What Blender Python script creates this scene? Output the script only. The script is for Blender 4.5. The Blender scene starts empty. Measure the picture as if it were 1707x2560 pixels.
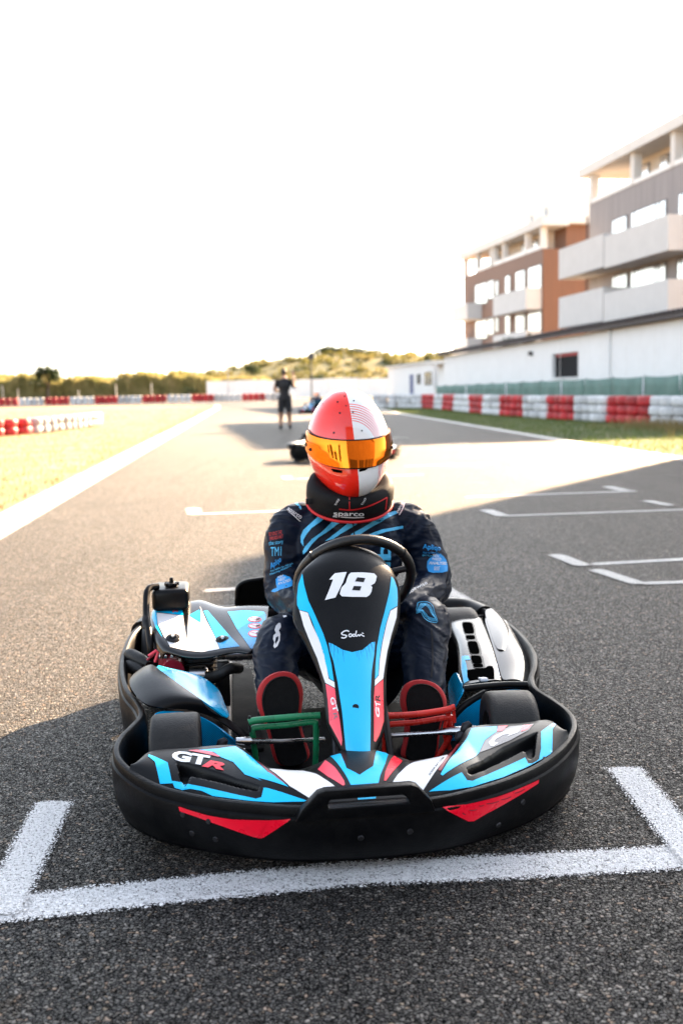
import bpy, bmesh, math, random
from mathutils import Vector, Matrix
from mathutils.bvhtree import BVHTree
R = math.radians
SC = bpy.context.scene
COL = SC.collection
random.seed(7)

# ---------------------------------------------------------------- camera
cam_d = bpy.data.cameras.new("camera")
cam_o = bpy.data.objects.new("camera", cam_d); COL.objects.link(cam_o)
SC.camera = cam_o
PITCH, ROLL = R(7.02), R(1.2)
_f = Vector((0, math.cos(PITCH), -math.sin(PITCH))); _u0 = Vector((0, math.sin(PITCH), math.cos(PITCH))); _r0 = Vector((1, 0, 0))
_r = math.cos(ROLL)*_r0 - math.sin(ROLL)*_u0; _u = math.sin(ROLL)*_r0 + math.cos(ROLL)*_u0
cam_o.matrix_world = Matrix(((_r.x, _u.x, -_f.x, 0), (_r.y, _u.y, -_f.y, 0), (_r.z, _u.z, -_f.z, 1.12), (0, 0, 0, 1)))
cam_d.sensor_fit = 'VERTICAL'; cam_d.sensor_height = 36; cam_d.sensor_width = 24; cam_d.lens = 35
cam_d.clip_start = 0.05; cam_d.clip_end = 6000
cam_d.dof.use_dof = True; cam_d.dof.focus_distance = 2.75; cam_d.dof.aperture_fstop = 2.8; cam_d.dof.aperture_blades = 9

# ---------------------------------------------------------------- daylight
SUN_AZ, SUN_EL = R(35), R(23)            # to the right of the view, low behind the subject
world = bpy.data.worlds.new("World"); SC.world = world; world.use_nodes = True
wn = world.node_tree.nodes; wl = world.node_tree.links
for n in list(wn): wn.remove(n)
sky = wn.new("ShaderNodeTexSky"); sky.sky_type = 'NISHITA'; sky.sun_disc = False
sky.sun_elevation = SUN_EL; sky.sun_rotation = SUN_AZ
sky.air_density = 1.0; sky.dust_density = 2.0; sky.ozone_density = 1.0; sky.altitude = 0
hs = wn.new("ShaderNodeHueSaturation"); hs.inputs['Saturation'].default_value = 0.5
bg = wn.new("ShaderNodeBackground"); bg.inputs[1].default_value = 0.06
wo = wn.new("ShaderNodeOutputWorld")
wl.new(sky.outputs[0], hs.inputs['Color']); wl.new(hs.outputs[0], bg.inputs[0]); wl.new(bg.outputs[0], wo.inputs[0])
sun_d = bpy.data.lights.new("sun", 'SUN'); sun_d.energy = 5.0; sun_d.angle = R(0.5); sun_d.color = (1.0, 0.70, 0.43)
sun_o = bpy.data.objects.new("sun", sun_d); COL.objects.link(sun_o)
_sd = Vector((math.sin(SUN_AZ)*math.cos(SUN_EL), math.cos(SUN_AZ)*math.cos(SUN_EL), math.sin(SUN_EL)))
sun_o.rotation_euler = _sd.to_track_quat('Z', 'Y').to_euler(); sun_o.location = (30, 50, 40)
vs = SC.view_settings; vs.view_transform = 'Standard'; vs.look = 'None'; vs.gamma = 1.0; vs.use_curve_mapping = False
vs.exposure = 3.5
SC.cycles.max_bounces = 6; SC.cycles.diffuse_bounces = 3; SC.cycles.glossy_bounces = 3; SC.cycles.transparent_max_bounces = 8
SC.cycles.use_denoising = True
SC.cycles.caustics_reflective = False; SC.cycles.caustics_refractive = False

# ---------------------------------------------------------------- materials
def new_mat(name):
    m = bpy.data.materials.new(name); m.use_nodes = True
    nt = m.node_tree; b = nt.nodes.get("Principled BSDF")
    return m, nt, b
def nd(nt, t, **kw):
    n = nt.nodes.new(t)
    for k, v in kw.items(): setattr(n, k, v)
    return n
def sset(n, **kw):
    for k, v in kw.items():
        n.inputs[k.replace('_', ' ')].default_value = v
def rgb(c): return (c[0], c[1], c[2], 1.0)
def ramp(nt, fac, stops, interp='LINEAR'):
    r = nd(nt, "ShaderNodeValToRGB"); cr = r.color_ramp; cr.interpolation = interp
    while len(cr.elements) < len(stops): cr.elements.new(0.5)
    for e, (p, c) in zip(cr.elements, stops):
        e.position = p; e.color = rgb(c) if not isinstance(c, (int, float)) else (c, c, c, 1)
    nt.links.new(fac, r.inputs[0]); return r
def pm(name, base, rough=0.5, metal=0.0, var=0.12, vs=6.0, rv=0.1, bump=0.0, bs=120.0, coat=0.0, coords='Object', spec=0.5, stretch=None, dirt=0.0, dirtcol=(0.25, 0.22, 0.19), scratch=0.0):
    """general procedural paint/plastic/cloth: uneven tone, uneven gloss, fine relief, dust"""
    m, nt, b = new_mat(name); L = nt.links.new
    tc = nd(nt, "ShaderNodeTexCoord"); mp = nd(nt, "ShaderNodeMapping")
    L(tc.outputs[coords], mp.inputs[0])
    if stretch: mp.inputs['Scale'].default_value = stretch
    n1 = nd(nt, "ShaderNodeTexNoise"); sset(n1, Scale=vs, Detail=5.0, Roughness=0.6); L(mp.outputs[0], n1.inputs[0])
    d = tuple(max(0, c*(1-var)) for c in base); h = tuple(min(1, c*(1+var)) for c in base)
    r = ramp(nt, n1.outputs[0], [(0.3, d), (0.7, h)])
    col = r.outputs[0]
    if dirt > 0:
        n2 = nd(nt, "ShaderNodeTexNoise"); sset(n2, Scale=vs*3.1, Detail=8.0, Roughness=0.7); L(mp.outputs[0], n2.inputs[0])
        k = ramp(nt, n2.outputs[0], [(0.45, 0.0), (0.8, dirt)])
        mx = nd(nt, "ShaderNodeMix", data_type='RGBA'); L(k.outputs[0], mx.inputs[0]); L(col, mx.inputs[6]); mx.inputs[7].default_value = rgb(dirtcol)
        col = mx.outputs[2]
    L(col, b.inputs['Base Color'])
    rr = ramp(nt, n1.outputs[0], [(0.25, max(0.02, rough-rv)), (0.75, min(1, rough+rv))])
    L(rr.outputs[0], b.inputs['Roughness'])
    b.inputs['Metallic'].default_value = metal; b.inputs['Specular IOR Level'].default_value = spec
    if coat: b.inputs['Coat Weight'].default_value = coat; b.inputs['Coat Roughness'].default_value = 0.06
    if bump > 0:
        n3 = nd(nt, "ShaderNodeTexNoise"); sset(n3, Scale=bs, Detail=3.0); L(mp.outputs[0], n3.inputs[0])
        h_ = n3.outputs[0]
        if scratch > 0:
            mp2 = nd(nt, "ShaderNodeMapping"); mp2.inputs['Scale'].default_value = (6, 90, 160); L(tc.outputs[coords], mp2.inputs[0])
            n4 = nd(nt, "ShaderNodeTexNoise"); sset(n4, Scale=3.0, Detail=2.0); L(mp2.outputs[0], n4.inputs[0])
            ma = nd(nt, "ShaderNodeMath", operation='MULTIPLY_ADD'); L(n4.outputs[0], ma.inputs[0]); ma.inputs[1].default_value = scratch; L(h_, ma.inputs[2]); h_ = ma.outputs[0]
        bp = nd(nt, "ShaderNodeBump"); bp.inputs['Strength'].default_value = bump; bp.inputs['Distance'].default_value = 0.004
        L(h_, bp.inputs['Height']); L(bp.outputs[0], b.inputs['Normal'])
    return m
M = {}

# ---------------------------------------------------------------- mesh helpers
def obj(name, verts=None, faces=None, mat=None, parent=None, smooth=False, me=None):
    if me is None:
        me = bpy.data.meshes.new(name); me.from_pydata(verts, [], faces); me.update()
    if mat is not None and not me.materials: me.materials.append(mat)
    if smooth: me.polygons.foreach_set('use_smooth', [True]*len(me.polygons))
    o = bpy.data.objects.new(name, me); COL.objects.link(o)
    if parent: o.parent = parent
    return o
def from_bm(name, bm, mat=None, parent=None, smooth=False):
    me = bpy.data.meshes.new(name); bm.to_mesh(me); bm.free()
    return obj(name, mat=mat, parent=parent, smooth=smooth, me=me)
def empty(name, loc=(0, 0, 0), rz=0):
    o = bpy.data.objects.new(name, None); COL.objects.link(o); o.location = loc; o.rotation_euler = (0, 0, rz); o.empty_display_size = 0.1
    return o
def tag(o, label=None, cat=None, group=None, kind=None):
    if label: o['label'] = label
    if cat: o['category'] = cat
    if group: o['group'] = group
    if kind: o['kind'] = kind
    return o
def auto_smooth(o, ang=40):
    me = o.data; me.polygons.foreach_set('use_smooth', [True]*len(me.polygons)); me.set_sharp_from_angle(angle=R(ang)); return o
def box_vf(x0, x1, y0, y1, z0, z1):
    v = [(x0,y0,z0),(x1,y0,z0),(x1,y1,z0),(x0,y1,z0),(x0,y0,z1),(x1,y0,z1),(x1,y1,z1),(x0,y1,z1)]
    return v, [(0,3,2,1),(4,5,6,7),(0,1,5,4),(1,2,6,5),(2,3,7,6),(3,0,4,7)]
def box(name, x0, x1, y0, y1, z0, z1, mat, parent=None, bev=0.0, seg=2):
    v, f = box_vf(min(x0,x1), max(x0,x1), min(y0,y1), max(y0,y1), min(z0,z1), max(z0,z1))
    if bev <= 0: return obj(name, v, f, mat, parent)
    bm = bmesh.new(); vs_ = [bm.verts.new(p) for p in v]
    for q in f: bm.faces.new([vs_[i] for i in q])
    bmesh.ops.bevel(bm, geom=bm.edges[:], offset=bev, segments=seg, profile=0.5, affect='EDGES', clamp_overlap=True)
    return auto_smooth(from_bm(name, bm, mat, parent), 50)
class MB:
    """collects pieces of ONE mesh"""
    def __init__(s): s.v = []; s.f = []
    def add(s, v, f):
        n = len(s.v); s.v += [tuple(p) for p in v]; s.f += [tuple(i+n for i in q) for q in f]; return s
    def box(s, *a): return s.add(*box_vf(*a))
    def build(s, name, mat, parent=None, smooth=False): return obj(name, s.v, s.f, mat, parent, smooth)
def catmull(pts, n=6, closed=False):
    P = [Vector(p) for p in pts]; out = []; m = len(P)
    rng = range(m if closed else m-1)
    for i in rng:
        p0 = P[(i-1) % m] if (closed or i > 0) else P[i]*2-P[i+1]
        p1 = P[i]; p2 = P[(i+1) % m]
        p3 = P[(i+2) % m] if (closed or i+2 < m) else P[i+1]*2-P[i]
        for k in range(n):
            t = k/n
            out.append(0.5*((2*p1)+(p2-p0)*t+(2*p0-5*p1+4*p2-p3)*t*t+(-p0+3*p1-3*p2+p3)*t**3))
    if not closed: out.append(P[-1])
    return out
def tube_vf(pts, rad, seg=10, closed=False, cap=True):
    P = [Vector(p) for p in pts]; n = len(P); v = []; f = []
    rr = rad if isinstance(rad, (list, tuple)) else [rad]*n
    prev = None
    for i, p in enumerate(P):
        if closed: t = P[(i+1) % n]-P[i-1]
        else: t = P[min(i+1, n-1)]-P[max(i-1, 0)]
        t.normalize()
        if prev is None:
            a = Vector((0, 0, 1)) if abs(t.z) < 0.9 else Vector((1, 0, 0)); x = a.cross(t).normalized()
        else: x = (prev-t*prev.dot(t)).normalized()
        prev = x; y = t.cross(x)
        for k in range(seg):
            an = 2*math.pi*k/seg; v.append(p+(x*math.cos(an)+y*math.sin(an))*rr[i])
    for i in range(n if closed else n-1):
        j = (i+1) % n
        for k in range(seg):
            l = (k+1) % seg; f.append((i*seg+k, i*seg+l, j*seg+l, j*seg+k))
    if cap and not closed:
        f.append(tuple(range(seg-1, -1, -1))); f.append(tuple((n-1)*seg+k for k in range(seg)))
    return v, f
def tube(name, pts, rad, mat, parent=None, seg=10, smoothn=0, closed=False):
    if smoothn: pts = catmull(pts, smoothn, closed)
    v, f = tube_vf(pts, rad, seg, closed)
    return auto_smooth(obj(name, v, f, mat, parent), 50)
def lathe_vf(prof, seg=32, axis='z', c=(0, 0, 0), close=True):
    v = []; f = []; n = len(prof)
    for k in range(seg):
        a = 2*math.pi*k/seg
        for r_, h in prof:
            x, y = r_*math.cos(a), r_*math.sin(a)
            p = (x, y, h) if axis == 'z' else ((h, x, y) if axis == 'x' else (y, h, x))
            v.append((p[0]+c[0], p[1]+c[1], p[2]+c[2]))
    for k in range(seg):
        l = (k+1) % seg
        for i in range(n-1 if not close else n):
            j = (i+1) % n
            f.append((k*n+i, l*n+i, l*n+j, k*n+j))
    return v, f
def lathe(name, prof, mat, parent=None, seg=32, axis='z', c=(0, 0, 0), close=True):
    return auto_smooth(obj(name, *lathe_vf(prof, seg, axis, c, close), mat, parent), 40)
def grid_vf(rows):
    n = len(rows[0]); v = [p for r_ in rows for p in r_]; f = []
    for i in range(len(rows)-1):
        for k in range(n-1): f.append((i*n+k, i*n+k+1, (i+1)*n+k+1, (i+1)*n+k))
    return v, f
def solidify(o, th, off=-1.0):
    md = o.modifiers.new("thick", 'SOLIDIFY'); md.thickness = th; md.offset = off; return o
def subsurf(o, lv=2):
    md = o.modifiers.new("sub", 'SUBSURF'); md.levels = lv; md.render_levels = lv; return o
def bevel_mod(o, w, seg=2):
    md = o.modifiers.new("bev", 'BEVEL'); md.width = w; md.segments = seg; md.limit_method = 'ANGLE'; md.angle_limit = R(35); return o
def bake(o):
    """apply the modifiers of a freshly built object"""
    dg = bpy.context.evaluated_depsgraph_get(); dg.update()
    me = bpy.data.meshes.new_from_object(o.evaluated_get(dg)); old = o.data; o.modifiers.clear(); o.data = me
    if old.users == 0: bpy.data.meshes.remove(old)
    return o
def copy_tree(o, parent=None):
    c = o.copy(); COL.objects.link(c); c.parent = parent
    for ch in o.children: copy_tree(ch, c)
    return c

# ================================================================ the setting
def asphalt_nodes(nt, b):
    L = nt.links.new
    tc = nd(nt, "ShaderNodeTexCoord")
    vo = nd(nt, "ShaderNodeTexVoronoi"); sset(vo, Scale=118.0, Randomness=1.0)
    dn = nd(nt, "ShaderNodeTexNoise"); sset(dn, Scale=75.0, Detail=3.0)
    L(tc.outputs['Object'], dn.inputs[0])
    mxv = nd(nt, "ShaderNodeMix", data_type='VECTOR'); mxv.inputs[0].default_value = 0.020
    L(tc.outputs['Object'], mxv.inputs[4]); L(dn.outputs[1], mxv.inputs[5]); L(mxv.outputs[1], vo.inputs[0])
    ve = nd(nt, "ShaderNodeTexVoronoi", feature='DISTANCE_TO_EDGE'); sset(ve, Scale=118.0); L(mxv.outputs[1], ve.inputs[0])
    # stone colours: mostly dark, some pale, a few rusty
    sep = nd(nt, "ShaderNodeSeparateColor"); L(vo.outputs['Color'], sep.inputs[0])
    st = ramp(nt, sep.outputs[0], [(0.0, (0.015, 0.0145, 0.0145)), (0.40, (0.036, 0.0345, 0.033)), (0.70, (0.086, 0.080, 0.073)), (0.90, (0.185, 0.168, 0.148)), (0.975, (0.23, 0.15, 0.10)), (1.0, (0.28, 0.22, 0.15))])
    big = nd(nt, "ShaderNodeTexNoise"); sset(big, Scale=0.7, Detail=5.0, Roughness=0.6); L(tc.outputs['Object'], big.inputs[0])
    bigr0 = ramp(nt, big.outputs[0], [(0.3, 0.75), (0.7, 1.2)])
    mps = nd(nt, "ShaderNodeMapping"); mps.inputs['Rotation'].default_value = (0, 0, R(-6)); mps.inputs['Scale'].default_value = (3.2, 0.10, 1); L(tc.outputs['Object'], mps.inputs[0])
    rub = nd(nt, "ShaderNodeTexNoise"); sset(rub, Scale=1.0, Detail=4.0, Roughness=0.55); L(mps.outputs[0], rub.inputs[0])     # rubbered-in driving lines
    rubr = ramp(nt, rub.outputs[0], [(0.30, 0.62), (0.48, 1.0), (0.72, 1.12)])
    bigr = nd(nt, "ShaderNodeMix", data_type='RGBA', blend_type='MULTIPLY'); bigr.inputs[0].default_value = 1.0; L(bigr0.outputs[0], bigr.inputs[6]); L(rubr.outputs[0], bigr.inputs[7])
    mul = nd(nt, "ShaderNodeMix", data_type='RGBA', blend_type='MULTIPLY'); mul.inputs[0].default_value = 1.0
    L(st.outputs[0], mul.inputs[6]); cl = nd(nt, "ShaderNodeTexNoise"); sset(cl, Scale=34.0, Detail=3.0, Roughness=0.7); L(tc.outputs['Object'], cl.inputs[0]); clr = ramp(nt, cl.outputs[0], [(0.34, 0.42), (0.5, 0.95), (0.66, 1.5)])   # clusters of darker and paler stones
    mul2 = nd(nt, "ShaderNodeMix", data_type='RGBA', blend_type='MULTIPLY'); mul2.inputs[0].default_value = 1.0; L(bigr.outputs[2], mul2.inputs[6]); L(clr.outputs[0], mul2.inputs[7]); L(mul2.outputs[2], mul.inputs[7])
    # joints between the stones painted dark to stand for the shade in them
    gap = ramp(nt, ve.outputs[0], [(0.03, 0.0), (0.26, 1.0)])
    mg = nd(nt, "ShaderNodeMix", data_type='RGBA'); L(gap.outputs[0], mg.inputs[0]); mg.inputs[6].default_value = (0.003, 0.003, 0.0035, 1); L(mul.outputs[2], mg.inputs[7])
    fine = nd(nt, "ShaderNodeTexNoise"); sset(fine, Scale=420.0, Detail=2.0); L(tc.outputs['Object'], fine.inputs[0])
    # relief: every stone its own height
    hh = nd(nt, "ShaderNodeMath", operation='MULTIPLY_ADD'); L(sep.outputs[1], hh.inputs[0]); hh.inputs[1].default_value = 0.7; L(gap.outputs[0], hh.inputs[2])
    h2 = nd(nt, "ShaderNodeMath", operation='MULTIPLY_ADD'); L(fine.outputs[0], h2.inputs[0]); h2.inputs[1].default_value = 0.35; L(hh.outputs[0], h2.inputs[2])
    bp = nd(nt, "ShaderNodeBump"); bp.inputs['Strength'].default_value = 1.0; bp.inputs['Distance'].default_value = 0.0042; L(h2.outputs[0], bp.inputs['Height'])
    return tc, mg.outputs[2], bp.outputs[0], gap, sep, big
def make_asphalt():
    m, nt, b = new_mat("asphalt"); L = nt.links.new
    tc, col, nor, gap, sep, big = asphalt_nodes(nt, b)
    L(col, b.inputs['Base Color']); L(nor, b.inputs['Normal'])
    rr = ramp(nt, sep.outputs[2], [(0.0, 0.45), (1.0, 0.78)]); L(rr.outputs[0], b.inputs['Roughness'])
    sp = nd(nt, 'ShaderNodeMath', operation='MULTIPLY'); L(gap.outputs[0], sp.inputs[0]); sp.inputs[1].default_value = 0.62; L(sp.outputs[0], b.inputs['Specular IOR Level'])  # gloss also taken out of the shade-dark joints
    return m
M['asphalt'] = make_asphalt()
def make_paint(name, col, wear):
    m, nt, b = new_mat(name); L = nt.links.new
    tc, _, nor, gap, sep, big = asphalt_nodes(nt, b)
    uv = nd(nt, "ShaderNodeUVMap")                                   # u: metres along, v: metres to the nearest edge
    sx = nd(nt, "ShaderNodeSeparateXYZ"); L(uv.outputs[0], sx.inputs[0])
    n = nd(nt, "ShaderNodeTexNoise"); sset(n, Scale=120.0, Detail=6.0, Roughness=0.75); L(tc.outputs['Object'], n.inputs[0])
    ed = nd(nt, "ShaderNodeMapRange"); ed.inputs[1].default_value = 0.0; ed.inputs[2].default_value = 0.022; ed.inputs[3].default_value = -0.30; ed.inputs[4].default_value = 0.07
    L(sx.outputs[1], ed.inputs[0])
    s1 = nd(nt, "ShaderNodeMath", operation='ADD'); L(n.outputs[0], s1.inputs[0]); L(ed.outputs[0], s1.inputs[1])
    s2 = nd(nt, "ShaderNodeMath", operation='MULTIPLY_ADD'); L(gap.outputs[0], s2.inputs[0]); s2.inputs[1].default_value = 0.34; L(s1.outputs[0], s2.inputs[2])
    k = ramp(nt, s2.outputs[0], [(wear, 0.0), (wear+0.07, 1.0)])
    tr = nd(nt, "ShaderNodeBsdfTransparent"); mx = nd(nt, "ShaderNodeMixShader"); L(k.outputs[0], mx.inputs[0]); L(tr.outputs[0], mx.inputs[1]); L(b.outputs[0], mx.inputs[2])
    out = [q for q in nt.nodes if q.type == 'OUTPUT_MATERIAL'][0]; L(mx.outputs[0], out.inputs[0])
    c2 = tuple(x*0.78 for x in col)
    cr = ramp(nt, n.outputs[0], [(0.35, c2), (0.6, col)]); L(cr.outputs[0], b.inputs['Base Color']); L(nor, b.inputs['Normal'])
    b.inputs['Roughness'].default_value = 0.6
    return m
M['paint'] = make_paint("white_road_paint", (0.83, 0.83, 0.84), 0.505)
M['paint_old'] = make_paint("worn_road_paint", (0.74, 0.72, 0.69), 0.55)

def earth_mat(name, c1, c2, c3, s):
    m, nt, b = new_mat(name); L = nt.links.new
    tc = nd(nt, "ShaderNodeTexCoord")
    n1 = nd(nt, "ShaderNodeTexNoise"); sset(n1, Scale=s, Detail=8.0, Roughness=0.65); L(tc.outputs['Object'], n1.inputs[0])
    n2 = nd(nt, "ShaderNodeTexNoise"); sset(n2, Scale=s*23, Detail=4.0); L(tc.outputs['Object'], n2.inputs[0])
    ad = nd(nt, "ShaderNodeMath", operation='MULTIPLY_ADD'); L(n2.outputs[0], ad.inputs[0]); ad.inputs[1].default_value = 0.35; L(n1.outputs[0], ad.inputs[2])
    r = ramp(nt, ad.outputs[0], [(0.45, c1), (0.66, c2), (0.85, c3)]); L(r.outputs[0], b.inputs['Base Color'])
    bp = nd(nt, "ShaderNodeBump"); bp.inputs['Strength'].default_value = 0.6; bp.inputs['Distance'].default_value = 0.03; L(n2.outputs[0], bp.inputs['Height']); L(bp.outputs[0], b.inputs['Normal'])
    b.inputs['Roughness'].default_value = 0.9; b.inputs['Specular IOR Level'].default_value = 0.2
    return m
M['dry'] = earth_mat("dry_grass_ground", (0.13, 0.088, 0.048), (0.205, 0.148, 0.078), (0.29, 0.225, 0.135), 0.8)
M['verge'] = earth_mat("verge_ground", (0.06, 0.06, 0.03), (0.08, 0.095, 0.035), (0.14, 0.12, 0.06), 0.6)

def sheet(name, pts, z, mat):
    bm = bmesh.new(); vs_ = [bm.verts.new((x, y, z)) for x, y in pts]; f = bm.faces.new(vs_)
    if f.normal.z < 0: f.normal_flip()
    bmesh.ops.triangulate(bm, faces=bm.faces[:])
    return tag(from_bm(name, bm, mat), kind='structure')
sheet('ground', [(-2500, -400), (2500, -400), (2500, 3000), (-2500, 3000)], -0.035, M['dry'])
LE = [(-1.0, -12), (-2.0-0.45, 0), (-2.9-0.45, 10), (-3.8-0.45, 20), (-4.7-0.45, 30), (-6.5-0.45, 50), (-8.3-0.45, 70), (-10.5, 84), (-15, 95), (-26, 104), (-60, 112)]
LE[0] = (-1.4, -12)
RE = [(9.5, -12), (7.6, 4), (6.0, 10), (5.25, 14.3), (4.75, 19), (4.3, 25), (3.65, 33.7), (2.9, 43.6), (2.2, 58), (1.8, 80), (0, 118), (-60, 126)]
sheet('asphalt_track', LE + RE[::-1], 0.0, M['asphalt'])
sheet('verge', RE[:9] + [(2.6, 62), (14, 62), (16, 30), (20, -12)], -0.02, M['verge'])

def strip(name, pts, w, z, mat, off=0.0):
    """painted line along a polyline, w wide, with edge distances in its UVs"""
    P = [Vector((x, y, 0)) for x, y in pts]; rows = []
    for i, p in enumerate(P):
        t = (P[min(i+1, len(P)-1)]-P[max(i-1, 0)]).normalized(); n = Vector((-t.y, t.x, 0))
        rows.append([p+n*(off+k*w/6-w/2) for k in range(7)])
    for r_ in rows:
        for p in r_: p.z = z
    v, f = grid_vf(rows); me = bpy.data.meshes.new(name); me.from_pydata(v, [], f)
    uv = me.uv_layers.new(name='UVMap'); L0 = 0.0; dist = [0.0]
    for i in range(1, len(P)): dist.append(dist[-1]+(P[i]-P[i-1]).length)
    tot = dist[-1]
    for lp in me.loops:
        i, k = divmod(lp.vertex_index, 7)
        uv.data[lp.index].uv = (dist[i], min(k*w/6, w-k*w/6, 9.0 if 0 < i < len(P)-1 else 0.0))
    me.update(); o = obj(name, mat=mat, me=me)
    for pl in me.polygons:
        pass
    return tag(o, kind='structure')
def dense(pts, st):
    out = []
    for a, b in zip(pts[:-1], pts[1:]):
        a = Vector(a); b = Vector(b); n = max(1, int((b-a).length/st))
        out += [tuple(a.lerp(b, k/n)) for k in range(n)]
    return out+[tuple(pts[-1])]
strip('track_edge_line', dense([(x+0.24, y) for x, y in LE[:8]], 1.0), 0.46, 0.004, M['paint_old'])
strip('track_edge_line', dense([(x-0.16, y) for x, y in RE[1:10]], 1.0), 0.30, 0.004, M['paint_old'])
# the grid slot in which the kart stands, hand painted
strip('grid_slot_line', dense([(-0.95, 2.03), (-0.42, 2.128), (0.02, 2.195), (0.40, 2.212), (1.1, 2.265)], 0.03), 0.135, 0.004, M['paint'])
strip('grid_slot_line', dense([(-0.762, 2.03), (-0.81, 2.64)], 0.02), 0.120, 0.008, M['paint'])
strip('grid_slot_line', dense([(0.822, 2.19), (0.807, 2.80)], 0.02), 0.118, 0.008, M['paint'])
# slots further up the grid
for a, b, w in (((1.54, 6.13), (3.6, 6.50), 0.11), ((1.49, 6.05), (1.40, 6.52), 0.13), ((1.66, 5.50), (3.4, 5.60), 0.10), ((1.66, 5.45), (1.52, 5.95), 0.12),
                ((1.26, 10.10), (3.1, 10.34), 0.12), ((2.98, 10.32), (2.90, 10.85), 0.16), ((1.40, 8.55), (4.2, 8.86), 0.10), ((1.40, 8.5), (1.30, 9.0), 0.15), ((3.0, 9.0), (2.90, 9.45), 0.13),
                ((-1.40, 9.12), (0.55, 9.42), 0.11), ((-1.34, 9.06), (-1.44, 9.6), 0.16), 
                ((-0.80, 5.55), (0.0, 5.70), 0.11), ((0.64, 5.1), (0.52, 5.6), 0.12), ((-0.6, 12.6), (1.1, 12.85), 0.11), ((0.9, 14.3), (2.3, 14.5), 0.11), ((-0.65, 12.5), (-0.72, 13.0), 0.15), ((1.7, 19.6), (2.6, 19.75), 0.12), ((0.9, 22.6), (1.6, 22.7), 0.12)):
    strip('grid_slot_line', dense([a, b], 0.06), w, 0.004 if abs(b[0]-a[0]) > abs(b[1]-a[1]) else 0.008, M['paint_old'])

# ---------------------------------------------------------------- grass and weeds
def blade_field(name, n, place, hmin, hmax, w, mat, label, cat, lean=0.5, seed=3):
    rnd = random.Random(seed); v = []; f = []
    for i in range(n):
        x, y, s = place(rnd); h = rnd.uniform(hmin, hmax)*s; a = rnd.uniform(0, 6.283); ww = w*rnd.uniform(0.6, 1.3)*s
        dx, dy = math.cos(a)*ww, math.sin(a)*ww; b = rnd.uniform(0, 6.283); l = h*lean*rnd.random()
        k = len(v); z = -0.03
        v += [(x-dx, y-dy, z), (x+dx, y+dy, z), (x+dx*0.6+math.cos(b)*l*0.4, y+dy*0.6+math.sin(b)*l*0.4, z+h*0.6), (x-dx*0.6+math.cos(b)*l*0.4, y-dy*0.6+math.sin(b)*l*0.4, z+h*0.6), (x+math.cos(b)*l, y+math.sin(b)*l, z+h)]
        f += [(k, k+1, k+2, k+3), (k+3, k+2, k+4)]
    o = obj(name, v, f, mat); return tag(o, label, cat, kind='stuff')
def leaf_mat(name, c1, c2, c3, trans=0.35, s=0.7):
    m, nt, b = new_mat(name); L = nt.links.new
    tc = nd(nt, "ShaderNodeTexCoord"); n1 = nd(nt, "ShaderNodeTexNoise"); sset(n1, Scale=s, Detail=6.0, Roughness=0.7); L(tc.outputs['Object'], n1.inputs[0])
    r = ramp(nt, n1.outputs[0], [(0.33, c1), (0.5, c2), (0.68, c3)]); L(r.outputs[0], b.inputs['Base Color']); b.inputs['Roughness'].default_value = 0.7; b.inputs['Specular IOR Level'].default_value = 0.25
    t = nd(nt, "ShaderNodeBsdfTranslucent"); L(r.outputs[0], t.inputs[0]); mx = nd(nt, "ShaderNodeMixShader"); mx.inputs[0].default_value = trans
    out = [q for q in nt.nodes if q.type == 'OUTPUT_MATERIAL'][0]; L(b.outputs[0], mx.inputs[1]); L(t.outputs[0], mx.inputs[2]); L(mx.outputs[0], out.inputs[0])
    return m
M['grass_g'] = leaf_mat("green_grass", (0.06, 0.10, 0.026), (0.105, 0.15, 0.04), (0.20, 0.19, 0.065))
M['grass_y'] = leaf_mat("dry_grass", (0.15, 0.10, 0.045), (0.22, 0.165, 0.07), (0.28, 0.225, 0.115))
def lerp_edge(E, y):
    for (x0, y0), (x1, y1) in zip(E[:-1], E[1:]):
        if y0 <= y <= y1: return x0+(x1-x0)*(y-y0)/(y1-y0)
    return E[-1][0]
def place_verge(r):
    y = 12+r.random()**1.4*42; x0 = lerp_edge(RE, y)+0.06; x1 = 11.9-0.107*y+0.6
    return r.uniform(x0, max(x0+0.4, x1)), y, 1.0
blade_field('verge_grass', 42000, place_verge, 0.04, 0.11, 0.006, M['grass_g'], 'short green grass between the white edge line and the tyre wall', 'grass')
def place_weed(r):
    y = r.uniform(14, 27); x = 11.9-0.107*y-abs(r.gauss(0, 0.9))-0.2; return max(x, lerp_edge(RE, y)+0.5), y, r.uniform(0.5, 1.3)
blade_field('dry_weeds', 9000, place_weed, 0.10, 0.34, 0.005, M['grass_y'], 'taller dry weeds growing in front of the red and white tyre wall', 'weeds', 0.7, 5)
def place_infield(r):
    y = 8+r.random()**1.2*70; x = lerp_edge(LE, y)-0.1-r.random()**1.3*(6+y*0.45); return x, y, 1.0
blade_field('infield_grass', 42000, place_infield, 0.03, 0.08, 0.006, M['grass_y'], 'dry yellow grass on the infield left of the track', 'grass', 0.8, 6)

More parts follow.
